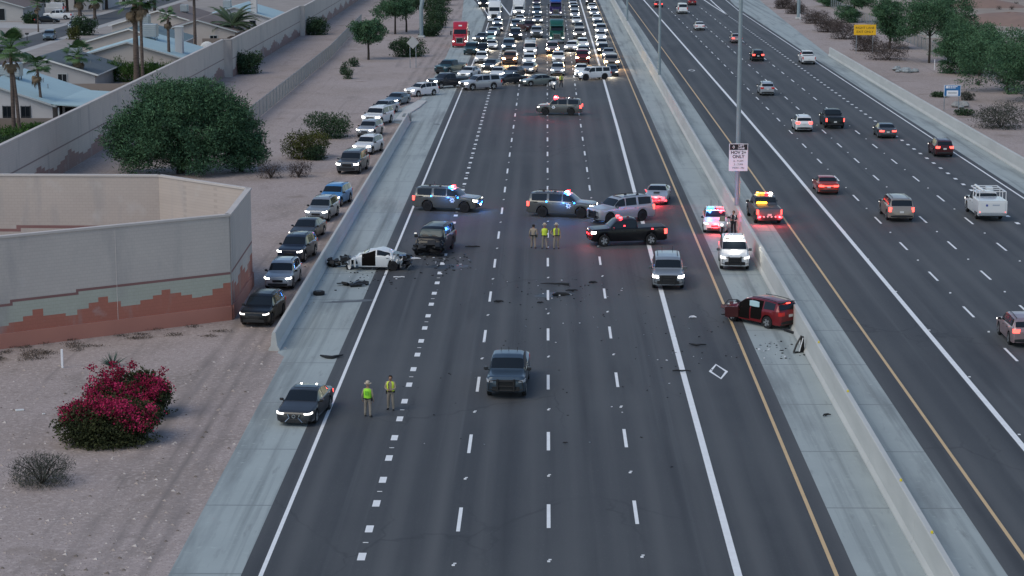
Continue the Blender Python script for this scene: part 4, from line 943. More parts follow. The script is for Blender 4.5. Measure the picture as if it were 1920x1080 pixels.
q('sedan', 'lightgrey', 1008, 44, 'light grey sedan behind the silver pickup')
q('crossover', 'steel', 1007, 30, 'blue-grey crossover two behind the silver pickup')
q('sedan', 'grey', 1006, 19, 'grey sedan beside the blue truck tractor')
q('sedan', 'maroon', 1006, 10, 'maroon sedan at the top of the lane beside the blue truck tractor')
semi('green', 1044, 82, -90, 'dark green truck tractor with chrome grille in the middle of the jam', 'classic', 'dim', group=J)
semi('purple', 1042, 33, -90, 'purple and blue truck tractor behind the green one', 'classic', 'dim', 'royal', group=J)
q('minivan', 'rose', 1036, 101, 'pinkish minivan with warm headlights in front of the green truck tractor', hl='warm')  # silver van in rose paint, orange light put into its colour
# lane between the trucks and the carpool lane
q('crossover', 'white', 1073, 97, 'white crossover slightly askew in front of the green truck tractor lane', -99, 'on')
q('suv', 'darkred', 1092, 120, 'dark red SUV with warm headlights behind the white off-road vehicle', hl='warm')
q('minivan', 'lightgrey', 1094, 108, 'light grey minivan behind the dark red SUV')
q('crossover', 'white', 1092, 91, 'white crossover behind the light grey minivan')
q('suv', 'beige', 1086, 73, 'beige SUV with greenish bright headlights beside the green truck tractor')
q('sedan', 'grey', 1086, 58, 'grey sedan behind the beige SUV')
q('sedan', 'white', 1081, 46, 'white sedan second behind the beige SUV')
q('crossover', 'silver', 1078, 35, 'silver crossover third behind the beige SUV')
q('crossover', 'lightgrey', 1077, 25, 'light grey crossover fourth behind the beige SUV')
q('sedan', 'white', 1075, 18, 'white sedan fifth behind the beige SUV')
q('sedan', 'silver', 1074, 11, 'silver sedan sixth behind the beige SUV')
q('crossover', 'grey', 1072, 4, 'grey crossover last in view behind the beige SUV')
q('sedan', 'white', 1090, 141, 'white sedan hidden behind the white off-road vehicle')
# carpool lane along the median
q('sedan', 'darkgrey', 1146, 143, 'dark sedan first in the carpool lane behind the white off-road vehicle')
q('suv', 'tan', 1146, 127, 'tan SUV with glaring warm headlights second in the carpool lane', hl='warm')
q('sedan', 'silver', 1141, 110, 'silver sedan third in the carpool lane queue')
q('sedan', 'brown', 1131, 101, 'dark brown sedan fourth in the carpool lane queue', hl='warm')
q('crossover', 'white', 1128, 92, 'white crossover fifth in the carpool lane queue')
q('sedan', 'white', 1126, 76, 'white sedan sixth in the carpool lane queue')
q('suv', 'silver', 1127, 66, 'silver SUV seventh in the carpool lane queue')
q('sedan', 'darkgrey', 1122, 53, 'dark grey sedan eighth in the carpool lane queue')
q('sedan', 'white', 1119, 42, 'white sedan ninth in the carpool lane queue')
q('crossover', 'silver', 1114, 31, 'silver crossover tenth in the carpool lane queue')
q('sedan', 'white', 1110, 20, 'white sedan eleventh in the carpool lane queue')
q('suv', 'black', 1107, 10, 'black SUV twelfth in the carpool lane queue')

# ------------------------------------------------------------------ moving traffic, facing away
K = 'cars driving away on the open roadway'
def aw(key, col, cx, by, label, tl='dim', head=90, **k): return car(key, col, cx, by, head, label, hl='dim', tl=tl, group=K, detail=2, **k)
aw('sedan', 'darkred', 1234, 14, 'dark red sedan farthest away beside the carpool line', 'on')
aw('van', 'white', 1279, 26, 'white van far up the open roadway')
aw('sedan', 'darkred', 1297, 10, 'dark red sedan beside the white van')
aw('sedan', 'white', 1311, 57, 'white sedan behind the white van')
aw('sedan', 'rose', 1380, 81, 'pinkish sedan passing behind the tall lamp post', 'on')
aw('crossover', 'black', 1419, 115, 'black crossover with glowing red tail lights', 'on')
aw('pickup', 'white', 1513, 121, 'white pickup near the end of the verge barrier')
aw('crossover', 'silver', 1436, 179, 'silver crossover in the middle lane of the open roadway')
aw('crossover', 'white', 1504, 247, 'white SUV with a red light band behind the black pickup', 'on')
aw('pickup', 'black', 1560, 241, 'black pickup with red tail lights beside the white SUV', 'on', dark=True)
aw('sedan', 'grey', 1659, 259, 'grey sedan near the dotted exit lane line', 'on')
aw('crossover', 'maroon', 1764, 294, 'maroon car braking in the exit lane', 'on', dark=True)
r12 = aw('sedan', 'orange', 1548, 364, 'orange-red sedan with a full-width tail light bar', 'on')
lens(r12, 'light_strip', M_TAILON, (-2.41, 0, .80), (.03, 1.3, .07))
aw('suv', 'tan', 1681, 414, 'tan SUV with large dark rear window in the middle lane', 'on')
aw('crossover', 'rose', 1912, 648, 'pinkish SUV cut off by the picture edge', 'on')
# service truck
g = GEO['pickup']
st = aw('pickup', 'white', 1846, 412, 'white utility truck with enclosed service body and ladder rack', 'on', skip=('bed', 'rear'), name='utility_truck', cat='truck')
build('service_body', loft([(g.x(.63), rrect(1.08, .62, 1.60, .05)), (-g.L / 2 - .25, rrect(1.10, .62, 1.60, .05))]), PAINT['white'], st, 30)
build('tailgate', MB().box((-g.L / 2 - .275, 0, 1.08), (.04, 1.9, .80), ch=.015), PAINT['white'], st)
mb = MB()
for sg in (1, -1):
    mb.tube([(g.x(.45), sg * 1.0, 2.25), (-g.L / 2 - .1, sg * 1.0, 2.25)], .05, 6)
    for x in (g.x(.62), g.x(.80), -g.L / 2 - .1): mb.tube([(x, sg * 1.02, 1.58), (x, sg * 1.0, 2.25)], .035, 6)
for x in (g.x(.45), g.x(.62), g.x(.80), -g.L / 2 - .1): mb.tube([(x, -1.0, 2.27), (x, 1.0, 2.27)], .035, 6)
mb.tube([(g.x(.5), .75, 2.36), (-g.L / 2 - .3, .75, 2.36)], .10, 8)
mb.box((g.x(.85), .1, 2.4), (.5, .5, .2))
build('ladder_rack', mb, PAINT['white'], st)
for y in (.9, -.9): lens(st, 'taillight', M_TAILON, (-g.L / 2 - .27, y, .74), (.03, .14, .08))
build('bumper', MB().box((-g.L / 2 - .25, 0, .52), (.2, 2.1, .14), ch=.03), M_GALV, st)
build('emblem', MB().box((-g.L / 2 - .302, .45, 1.25), (.01, .16, .16), ch=.004), mat('blue_decal', (0.05, 0.08, 0.3), .5), st)
mb = MB()
for i in range(6): mb.box((-g.L / 2 - .302, -.02 - i * .09, 1.27), (.01, .06, .09))
build('lettering', mb, mat('grey_decal', (0.25, 0.3, 0.4), .5), st)

# ------------------------------------------------------------------ emergency vehicles
Tg = 'grey patrol SUVs with star badges'
def patrol(cx, by, head, label, bar, badge=True, bl=(), side=None, tl='on', hl='on', col='trooper'):
    r_ = car('suv', col, cx, by, head, label, hl=hl, tl=tl, detail=2, dark=True, group=Tg, name='patrol_vehicle', cat='police car'); g = GEO['suv']
    light_bar(r_, g, bar, .425, inside=True); push_bar(r_, g, bl); fin(r_, g, .78, .1); fin(r_, g, .60, -.2); whip(r_, g, .72, .4, .3)
    if badge:
        for sg in (1, -1):
            p_ = g.S(.37, 4.0, sg); b = obj('star_badge', cached('star', lambda: star_mesh(7, .24, .14).mesh('star_badge', mat('badge_white', (0.78, 0.79, 0.8), .5))), r_, (p_.x, p_.y + sg * .022, p_.z))
            build('badge_centre', MB().lathe([(.075, 0), (.075, .006)], 12, 'Y').mesh and MB().lathe([(.085, 0), (.085, .006 * sg)], 14, 'Y'), mat('badge_blue', (0.16, 0.2, 0.3), .5), b)
            p_ = g.S(.86, 4.75, sg); build('decal', MB().box((p_.x, p_.y + sg * .012, p_.z), (.36, .01, .07)), M_BLACK, r_)
    if side:
        for sg in (1, -1):
            for t in (.285, .70):
                p_ = g.S(t, 5.4, sg); lens(r_, 'side_light', side, (p_.x, p_.y + sg * .05, p_.z + .02), (.10, .05, .08))
    return r_
PV = [patrol(839, 399, -14, 'grey patrol SUV with blue lights parked across the edge line behind the black wreck', [M_EBLUE, M_EBLUE, None, M_ERED], bl=((.2, .75, M_EBLUE), (-.25, .62, M_EWHITE)), side=M_EBLUE),
patrol(1054, 410, -12, 'grey patrol SUV with red and blue lights parked behind the three officers', [M_EBLUE, M_EWHITE, M_ERED, M_ERED], bl=((.2, .75, M_EBLUE), (-.25, .62, M_EBLUE)), side=M_EBLUE),
patrol(1164, 421, -148, 'unlit silver patrol SUV behind the black pickup', [None], badge=False, col='silver', hl='off', tl='on'),
patrol(1050, 217, 174, 'grey patrol SUV with a blazing red roof light in the empty lanes', [M_ERED, M_ERED, M_ERED, M_ERED], tl='on', hl='dim')]
lens(PV[3], 'beacon', M_ERED, (GEO['suv'].x(.40), .45, 2.0), (.34, .62, .17)); lens(PV[3], 'beacon', M_ERED, (GEO['suv'].x(.40), -.4, 2.0), (.34, .62, .17))
g = GEO['pickup']
bp = car('pickup', 'black', 1176, 463, -170, 'black pickup with red warning lights parked across the carpool line', hl='on', tl='on', detail=2, cat='police car', name='police_pickup')
light_bar(bp, g, [M_ERED, None, None, M_ERED], .39, inside=True); push_bar(bp, g, ((.3, .85, M_ERED), (-.3, .85, M_ERED)))
for t, v in ((.43, 6.6), (.80, 4.6)):
    p_ = g.S(t, v, 1); lens(bp, 'side_light', M_ERED, (p_.x, p_.y + .03, p_.z), (.12, .04, .06))
fin(bp, g, .5, .2)
g = GEO['coupe']
cp_ = car('coupe', 'silver', 1233, 383, -97, 'silver muscle coupe with a cluster of red lights in its grille', hl='off', tl='on', detail=2, cat='police car', name='police_coupe')
for y, z in ((.15, .62), (-.15, .62), (.30, .42), (-.30, .42), (.66, .50), (-.66, .50), (.85, .40), (-.85, .40)): lens(cp_, 'warning_light', M_ERED, (g.L / 2 + .05, y, z), (.04, .15, .08))
build('hood_scoop', MB().box((g.x(.19), 0, .93), (.5, .5, .06), ch=.02), M_BLACK, cp_)
p_ = g.S(.37, 5.5, -1); lens(cp_, 'side_light', M_ERED, (p_.x, p_.y - .06, p_.z + .05), (.06, .05, .06))
g = GEO['suv']
ex = car('suv', 'lightgrey', 1252, 540, -92, 'light grey SUV with wide push bar facing out on the carpool line', hl='on', detail=2, cat='police car', name='police_vehicle', dark=True)
push_bar(ex, g, ()); build('bull_plate', MB().box((g.L / 2 + .08, 0, .75), (.04, 1.1, .62), ch=.01), M_GRILLE, ex); whip(ex, g, .72, .35); whip(ex, g, .72, -.35)
wp = car('crossover', 'white', 1341, 437, -93, 'white police SUV flashing red and blue on the median shoulder', hl='dim', tl='on', detail=2, cat='police car', name='police_vehicle', dark=True)
g = GEO['crossover']; light_bar(wp, g, [M_EBLUE, M_EBLUE, None, M_ERED, M_ERED], .44)
for y in (.2, -.2): lens(wp, 'warning_light', M_ERED, (g.L / 2 + .05, y, .72), (.04, .22, .08))
whip(wp, g, .75, .3); whip(wp, g, .75, -.3)
g = GEO['suv']
wt = car('suv', 'white', 1376, 505, -93, 'white police SUV with glaring white roof bar on the median shoulder', hl='dim', tl='on', detail=2, cat='police car', name='police_vehicle', dark=True)
light_bar(wt, g, [M_EWHITE] * 6, .44); push_bar(wt, g, ())
g = GEO['pickup']
gt = car('pickup', 'grey', 1433, 420, 93, 'grey service pickup with amber and red lights facing away beside the median barrier', hl='dim', tl='on', detail=2, cat='police car', name='police_pickup')
light_bar(gt, g, [M_EWHITE, M_ERED, M_EAMB, M_EAMB], .50)
lens(gt, 'arrow_board', M_EAMB, (g.x(.625), -.3 + .6, 1.42), (.06, .8, .14))
mb = MB()
for i in range(6): mb.box((-g.L / 2 - .05, -.75 + i * .3, .66), (.02, .11, .12), tilt=Matrix.Rotation(R(35 if i < 3 else -35), 3, 'X'))
build('chevron', mb, M_STRIPE, gt)
for y in (.85, -.85): lens(gt, 'warning_light', M_ERED, (-g.L / 2 - .06, y, .62), (.04, .18, .10))
g = GEO['pickup']
ft = car('pickup', 'slate', 953, 742, -92, 'slate blue pickup parked alone in the middle lanes', hl='off', detail=2)
push_bar(ft, g, ()); build('dashboard_paper', MB().box((g.x(.255), .42, 1.385), (.12, .5, .03), tilt=Matrix.Rotation(R(28), 3, 'Y')), mat('paper', (0.4, 0.75, 0.75), .6), ft)
for y in (.45, 0, -.4): whip(ft, g, .5, y, .2)
g = GEO['sedan']
lx = car('sedan', 'darkgrey', 572, 795, -98, 'dark grey sedan with wide spindle grille parked on the near concrete shoulder', hl='dim', tl='on', detail=2, cat='police car', name='police_sedan')
build('roof_panel', g.top(.50, .62, .012, v0=8.9), M_GLASS, lx)
build('grille_trim', MB().tube([(g.L / 2 + .03, .30, .62), (g.L / 2 + .03, .22, .45), (g.L / 2 + .03, .42, .24)], .018, 5).tube([(g.L / 2 + .03, -.30, .62), (g.L / 2 + .03, -.22, .45), (g.L / 2 + .03, -.42, .24)], .018, 5), M_CHROME, lx)
build('emblem', MB().lathe([(.09, 0), (.09, .02), (.06, .02), (.06, 0)], 14, 'Y', ), M_CHROME, lx, loc=(g.L / 2 + .02, 0, .53), rot=(0, 0, -math.pi / 2))
for y in (.38, -.38): lens(lx, 'warning_light', M_EWHITE, (g.x(.66), y, 1.455), (.06, .08, .03))


def roofglow(r_, key, sides, watt):
    g_ = GEO[key]; p_ = g_.S(.43, 9.99, 1)
    for y, col in sides: glow(r_, 'beacon_glow', (p_.x + .25, y, p_.z + .28), col, watt)
for r_, key, sides, wt_ in ((PV[0], 'suv', ((-.5, BLUE), (.6, RED)), 90), (PV[1], 'suv', ((-.5, BLUE), (.5, RED)), 110), (PV[3], 'suv', ((.3, RED), (-.6, RED)), 320), (wp, 'crossover', ((-.45, BLUE), (.45, RED)), 100), (gt, 'pickup', ((.5, AMB), (-.4, RED)), 110), (bp, 'pickup', ((.5, RED),), 90), (wt, 'suv', ((0, WHT),), 120)): roofglow(r_, key, sides, wt_)
for r_, x, y, z, col, wt_ in ((cp_, 2.75, 0, .55, RED, 150), (bp, 3.25, .4, .8, RED, 30), (PV[0], 2.95, .2, .7, BLUE, 25), (PV[1], 2.95, .2, .7, BLUE, 40), (wp, 2.55, 0, .7, RED, 80), (gt, -3.2, .8, .6, RED, 50), (gt, -3.2, -.8, .6, RED, 50), (PV[1], 0.2, -1.5, 1.3, BLUE, 40), (PV[0], 0.2, -1.5, 1.3, BLUE, 30)): glow(r_, 'beacon_glow', (x, y, z), col, wt_)
# ------------------------------------------------------------------ wrecked cars
def crumple(fn_amt, seed, amp=.10):
    r_ = random.Random(seed); ph = [r_.uniform(0, 6) for _ in range(6)]
    def f(p_):
        a = fn_amt(p_)
        if a <= 0: return p_
        n = Vector((math.sin(p_.y * 9 + ph[0] + p_.z * 5), math.sin(p_.z * 11 + ph[1] + p_.x * 7), math.sin(p_.x * 10 + ph[2] + p_.y * 8)))
        return p_ + n * amp * a
    return f
# white sedan: tail crushed, front torn off
cr = crumple(lambda p_: min(max((-1.15 - p_.x) / .8, 0), 1) + min(max((p_.x - 1.35) / .5, 0), 1), 3, .17)
def dw(p_):
    v = cr(p_)
    if v.z > 1.0: v = Vector((v.x, v.y, 1.0 + (v.z - 1.0) * .86 + .05 * math.sin(v.x * 5 + v.y * 4)))
    if v.x < -1.0: k = (-1.0 - v.x); v = Vector((-1.0 - k * .62, v.y * (1 - .10 * k), v.z - .10 * k if v.z > .7 else v.z + .07 * k))
    if v.x > 1.3: v = Vector((1.3 + (v.x - 1.3) * .62, v.y * .9, min(v.z, .74) - .10 * (v.x - 1.3)))
    return v
g = GEO['sedan']
wl = fit(704, 508, R(176), 3.7, 1.84, 2.6)
ww = car('sedan', 'white', 0, 0, 176, 'wrecked white sedan with crushed tail and front torn off against the barrier', loc=wl, deform=dw, skip=('front', 'rear', 'rw', ('sw', 0, 1), ('door', 0, 1), ('door', 0, -1), ('wheel', True, 1), ('wheel', True, -1), ('mir', 1), ('mir', -1)), detail=2, name='wrecked_sedan', dark=True)
build('door_gap_shade', g.side(.33, .525, 2.3, 7.85, 1, .014, 8, 6, dw), M_CABSHADE, ww)  # near-black sheet over the doorway paints the shaded cabin
build('seat', MB().box((.05, .45, .62), (.5, .5, .3), ch=.08).box((-.2, .45, .95), (.18, .5, .6), ch=.06), M_BLACK, ww)
mb = MB(); rr = random.Random(5)
for i in range(26): mb.box((-2.0 + rr.uniform(-.35, .2), rr.uniform(-.8, .8), rr.uniform(.25, .95)), (rr.uniform(.1, .5), rr.uniform(.1, .5), rr.uniform(.03, .2)), rz=rr.uniform(0, 3), tilt=Matrix.Rotation(rr.uniform(-.8, .8), 3, 'X'), m=rr.choice([0, 1, 1, 2]))
build('torn_metal', mb, [PAINT['white'], M_BLACK, M_CHROME], ww)
mb = MB()
for i in range(22): mb.box((1.95 + rr.uniform(-.4, .45), rr.uniform(-.75, .75), rr.uniform(.2, .7)), (rr.uniform(.1, .6), rr.uniform(.1, .5), rr.uniform(.05, .3)), rz=rr.uniform(0, 3), tilt=Matrix.Rotation(rr.uniform(-.8, .8), 3, 'X'), m=rr.choice([0, 0, 0, 1]))
build('torn_front', mb, [M_BLACK, M_GALV], ww)
build('hanging_door', MB().box((1.25, 1.28, .62), (.10, .75, .62), ch=.04, rz=.25), PAINT['white'], ww)
build('torn_glass', MB().add([(-1.35, -.6, 1.12), (-1.3, .55, 1.15), (-2.05, .4, 1.02), (-2.1, -.55, .95)], [(0, 1, 2, 3)]), mat('cracked_glass', (0.10, 0.13, 0.13), .35), ww)
# torn engine by the barrier
eg = thing('torn_engine', 'torn black engine lying against the shoulder barrier beside the white wreck', 'engine', tuple(G(627, 500)), .3)
mb = MB(); rr = random.Random(9)
for i in range(16): mb.box((rr.uniform(-.35, .35), rr.uniform(-.35, .35), rr.uniform(.12, .55)), (rr.uniform(.15, .5), rr.uniform(.15, .5), rr.uniform(.1, .3)), rz=rr.uniform(0, 3), tilt=Matrix.Rotation(rr.uniform(-.6, .6), 3, 'Y'), ch=.02)
build('block', mb, M_BLACK, eg)
build('pulley', MB().lathe([(.16, 0), (.17, .03), (.10, .05)], 12, 'Y', (.1, -.42, .35)), M_GALV, eg)
build('hose', MB().tube([(.3, 0, .4), (.65, -.15, .25), (.95, -.1, .06)], .04, 6), M_RUB, eg)
# black SUV: nose crushed
cb = crumple(lambda p_: min(max((p_.x - .95) / .7, 0), 1), 8, .11)
def db(p_):
    v = cb(p_)
    if v.x > .95: k = v.x - .95; v = Vector((.95 + k * .66, v.y * (1 - .04 * k), (v.z - .22 * k * (1 + .35 * math.sin(v.y * 4))) if v.z > .75 else v.z))
    return v
bl_ = fit(815, 480, R(-101), 4.7, 2.04, 3.0)
bw = car('suv', 'black', 0, 0, -101, 'wrecked black SUV with a smashed-in nose facing the camera', loc=bl_, deform=db, skip=('front', 'ws', ('mir', 1), ('wheel', True, 1)), detail=2, name='wrecked_vehicle', dark=True)
g = GEO['suv']
build('windshield', g.top(.27, .355, .010, deform=db), mat('shattered_glass', (0.045, 0.07, 0.075), .4), bw)
mb = MB(); rr = random.Random(12)
for i in range(30): mb.box((2.0 + rr.uniform(-.5, .35), rr.uniform(-.9, .9), rr.uniform(.25, 1.0)), (rr.uniform(.1, .5), rr.uniform(.15, .7), rr.uniform(.05, .25)), rz=rr.uniform(-.6, .6), tilt=Matrix.Rotation(rr.uniform(-.8, .8), 3, 'Y'), m=rr.choice([0, 0, 0, 0, 1]))
build('smashed_nose', mb, [M_BLACK, mat('dark_scrap', (0.022, 0.024, 0.027), .5, .3)], bw)
build('mirror', MB().box((.9, -1.2, 1.35), (.12, .26, .22), ch=.03), M_CHROME, bw)
build('deployed_airbag', MB().box((.72, .35, 1.33), (.25, .6, .22), ch=.08), mat('airbag', (0.45, 0.5, 0.5), .8), bw)
build('door_tag', MB().box((.62, 1.03, 1.12), (.16, .02, .16)), M_PLATE, bw)
build('hanging_bumper', MB().tube([(2.0, .2, .35), (2.15, .7, .22), (1.8, 1.1, .12)], .10, 7), M_BLACK, bw)
# red crossover: front destroyed
c3_ = crumple(lambda p_: min(max((p_.x - .75) / .8, 0), 1), 21, .12)
def dr(p_):
    v = c3_(p_)
    if v.x > .9: k = v.x - .9; v = Vector((.9 + k * .86, v.y, v.z - .14 * k if v.z > .7 else v.z))
    return v
rl = fit(1427, 617, R(131), 4.3, 1.87, 2.6)
rw_ = car('crossover', 'darkred', 0, 0, 131, 'wrecked dark red crossover with doors open against the median barrier', loc=rl, deform=dr, skip=('front', ('sw', 1, 1), ('door', 0, 1), ('door', 1, 1), ('sw', 0, 1), ('mir', 1)), tl='dim', detail=2, name='wrecked_crossover')
g = GEO['crossover']; rw_.scale = (1.05, 1.02, 1.0)
build('door_gap_shade', g.side(.30, .49, 2.3, 7.85, 1, .014, 8, 6, dr), M_CABSHADE, rw_)  # dark sheets on the body side stand for the unlit cabin
build('door_gap_shade', g.side(.51, .695, 2.6, 7.85, 1, .014, 8, 6, dr), M_CABSHADE, rw_)
build('curtain_airbag', MB().box((-.35, .93, 1.36), (.75, .07, .36), ch=.03), mat('airbag_cloth', (0.42, 0.60, 0.64), .85), rw_)
dd = build('front_door', MB().box((-.0, 0, .62), (.8, .09, .66), ch=.03), PAINT['maroon'], rw_, loc=(1.15, 1.22, .05), rot=(0, 0, .75))
build('window_frame', MB().tube([(-.45, 0, .98), (-.30, 0, 1.38), (.2, 0, 1.36), (.5, 0, .98)], .03, 5), M_BLACK, dd)
mb = MB(); rr = random.Random(14)
for i in range(40): mb.box((1.85 + rr.uniform(-.6, .45), rr.uniform(-.85, .85), rr.uniform(.25, .95)), (rr.uniform(.1, .5), rr.uniform(.1, .5), rr.uniform(.04, .25)), rz=rr.uniform(0, 3), tilt=Matrix.Rotation(rr.uniform(-.8, .8), 3, 'X'), m=rr.choice([0, 0, 0, 1, 2]))
build('smashed_nose', mb, [M_BLACK, PAINT['maroon'], M_STRIPE], rw_)
lens(rw_, 'brake_light', M_TAILON, (g.x(.955), 0, 1.56), (.05, .36, .06))
build('spoiler', MB().box((g.x(.925), 0, 1.60), (.22, 1.3, .04), ch=.01), M_BLACK, rw_)

# ------------------------------------------------------------------ officers and motorcycles
person(1000, 466, 75, 'officer without hat in tan uniform beside the two in vests', hat=False, lean=.02)
person(1021, 467, 100, 'officer in hat and yellow vest between the two other standing officers', vest=M_VESTY, arms='front', open_front=True)
person(1043, 467, -85, 'officer in hat and yellow vest with one hand on the hip', vest=M_VESTY, hip=True)
person(690, 782, 80, 'officer in wide hat and lime green vest seen from behind', vest=M_VEST, open_front=False)
person(733, 769, -100, 'bare-headed officer in open yellow vest facing the camera', hat=False, vest=M_VESTY, arms='front')
person(1052, 164, -80, 'person in yellow vest directing the front of the jam', vest=M_VESTY, hat=False, pants=M_NAVY)
ml = G(1386, 440)
motorcycle(0, 0, -105, 'white police motorcycle between the two white police SUVs', loc=Vector((13.45, ml.y + .1, 0)))
ml = G(1386, 440)
person(0, 0, -120, 'motorcycle officer in dark uniform with white bands beside the median barrier', hat=False, shirt=M_NAVY, pants=M_NAVY, arms='front', vest=mat('banded_jacket', (0.02, 0.022, 0.03), .8, var=(0.75, 0.75, 0.72), scale=9, amt=3), loc=Vector((14.2, ml.y + .3, 0)))
motorcycle(1037, 168, -80, 'small motorcycle parked in the empty lanes behind the red-lit patrol SUV')
# ------------------------------------------------------------------ houses behind the noise wall
M_RBLUE = mat('pale_blue_roof', (0.36, 0.49, 0.52), 0.8, var=(0.32, 0.44, 0.47), scale=0.7, stretch=(.4, 2, 1))
M_RDARK = mat('slate_roof', (0.10, 0.125, 0.14), 0.85, var=(0.085, 0.105, 0.12), scale=0.8)
M_RTEAL = mat('teal_roof', (0.13, 0.185, 0.20), 0.85, var=(0.11, 0.16, 0.175), scale=0.8)
M_RBROWN = mat('brown_roof', (0.17, 0.135, 0.125), 0.9, var=(0.14, 0.11, 0.10), scale=0.8)
M_STUW = mat('white_stucco', (0.52, 0.50, 0.49), 0.9, var=(0.46, 0.445, 0.44), scale=0.6)
M_STUB = mat('beige_stucco', (0.47, 0.42, 0.38), 0.9, var=(0.41, 0.365, 0.33), scale=0.5)
M_STUG = mat('grey_stucco', (0.40, 0.385, 0.375), 0.9, var=(0.35, 0.335, 0.33), scale=0.5)
M_TRIM = mat('house_trim', (0.40, 0.42, 0.42), 0.7)
M_TRIMW = mat('white_trim', (0.62, 0.62, 0.6), 0.7)
M_FENCE = mat('yard_wall_block', (0.25, 0.205, 0.175), 0.9, var=(0.21, 0.175, 0.15), scale=0.6)
def house(label, xr, y0, y1, hl_, hr_, pitch, zr, roof, wall, windows=(), chimney=None, coolers=(), trim=M_TRIM, vents=()):
    root = thing('house', label, 'house', (xr, y0, 0)); zl = zr - hl_ * pitch; zR = zr - hr_ * pitch; Ly = y1 - y0
    mb = MB(); ring = [(-hl_, 0), (hr_, 0), (hr_, zR - .12), (0, zr - .12), (-hl_, zl - .12)]
    mb.sweep(ring, 0, Ly); build('wall', mb, wall, root)
    ov = .45; rf = None
    for sg, hw_ in ((-1, hl_), (1, hr_)):
        e = hw_ + ov; ze = zr - e * pitch
        mb = MB(); pr = [(0, zr), (sg * e, ze), (sg * e, ze - .14), (0, zr - .14)]; mb.sweep(pr, -ov, Ly + ov)
        rf = build('roof', mb, roof, root)
        build('fascia', MB().sweep([(0, zr + .01), (sg * e, ze + .01), (sg * e, ze - .2), (0, zr - .2)], -ov - .05, -ov - .003), trim, root)
        build('gutter', MB().box((sg * (e + .05), Ly / 2, ze - .10), (.10, Ly + 2 * ov, .14)), trim, root)
    for (u, z, w_, h_) in windows:
        wn = build('window', MB().box((u, -.02, z), (w_, .06, h_)), M_GLASS, root)
        mb = MB()
        for dx in (-1, 0, 1): mb.box((u + dx * w_ / 2, -.05, z), (.09 if dx else .05, .10, h_ + .16))
        for dz_ in (-1, 1): mb.box((u, -.052, z + dz_ * h_ / 2), (w_, .10, .09))
        build('frame', mb, M_TRIM if wall is not M_STUW else mat('black_trim', (0.03, 0.035, 0.04), .6), wn)
        build('sill', MB().box((u, -.09, z - h_ / 2 - .10), (w_ + .2, .16, .07)), trim, wn)
    if chimney:
        u, v = chimney; ch = build('chimney', MB().box((u, v, zr * .6), (1.0, 1.5, zr * 1.2 + 1.4)), M_STUW, root); build('chimney_cap', MB().box((u, v, zr * 1.2 + .75), (1.15, 1.65, .12)), M_TRIMW, ch)
    for (u, v, s_) in coolers:
        z = zr - abs(u) * pitch; c_ = build('rooftop_cooler', MB().box((u, v, z + .75 * s_), (1.3 * s_, 1.3 * s_, 1.2 * s_), ch=.06), M_GALV, root)
        mb = MB()
        for k in range(5): mb.box((u, v - .66 * s_, z + .35 * s_ + k * .2 * s_), (1.1 * s_, .02, .05))
        build('louvre', mb, M_TRIM, c_)
        mb = MB()
        for a in (-1, 1):
            for b in (-1, 1): mb.box((u + a * .5 * s_, v + b * .5 * s_, z), (.08, .08, .5))
        build('stand', mb, M_BLACK, c_)
    for (u, v) in vents:
        z = zr - abs(u) * pitch; build('vent_pipe', MB().tube([(u, v, z - .1), (u, v, z + .5)], .06, 6), M_GALV, root)
    return root
house('white house with pale blue roof and black-framed windows nearest the noise wall', -60.5, 229, 246, 9, 7.1, .33, 5.05, M_RBLUE, M_STUW,
      [(-.4, 1.75, 1.0, 1.35), (2.2, 1.75, .95, 1.3), (4.2, 1.75, 1.0, 1.3)], None, [(1.0, 8.5, 1.25), (-1.2, 12, .9)], vents=((4.6, 9), (3.4, 12), (2.8, 9.5)))
# patio wing of the same yard, lower roof towards the freeway
pw = thing('patio_wing', 'low pale blue patio roof with dark openings beside the white house', 'building', (-53.0, 229.2, 0))
build('roof', MB().sweep([(-.4, 2.75), (7.0, 2.30), (7.0, 2.16), (-.4, 2.61)], -.7, 15.5), M_RBLUE, pw)
build('wall', MB().box((3.3, 8, 1.15), (6.2, 12, 2.26)), M_STUW, pw)
for i in range(3): build('door', MB().box((1.2 + i * 1.75, 1.95, 1.05), (1.4, .1, 2.1)), M_GLASS, pw)
for i in range(4): build('post', MB().box((.3 + i * 2.1, -.3, 1.15), (.16, .16, 2.3)), M_TRIM, pw)
house('grey gabled house with slate roof behind the white house', -65.0, 273, 289, 7, 7.0, .30, 4.3, M_RDARK, M_STUG, [(2.8, 1.5, 1.2, 1.2)], None, [(2.6, 9, 1.2)], M_TRIMW, ((4.5, 5), (5, 7)))
house('beige gabled house with pale blue roof and white chimney behind the hedge', -57.5, 292.5, 311, 7.5, 7.2, .29, 4.85, M_RBLUE, M_STUB, [(3.5, 1.4, 1.4, 1.1)], (6.3, -1.0 + 6), [(1.2, 11, 1.5)], M_TRIM)
house('low house with teal roof and rooftop cooler behind the beige one', -63.0, 322, 337, 7, 7.2, .29, 4.7, M_RTEAL, M_STUB, [(3.2, 1.4, 1.2, 1.1)], None, [(1.0, 7, 1.4)], M_TRIMW)
house('cream gabled house with brown roof beside the date palm', -56.3, 345, 364, 7.5, 6, .29, 4.6, M_RBROWN, M_STUB, [(2.5, 1.5, 1.2, 1.1)], None, [], M_TRIM)
house('brown-roofed house farther back with white trim', -66.5, 366, 388, 8, 7.5, .30, 4.9, M_RBROWN, M_STUB, [], None, [(3, 9, 1.0)], M_TRIMW)
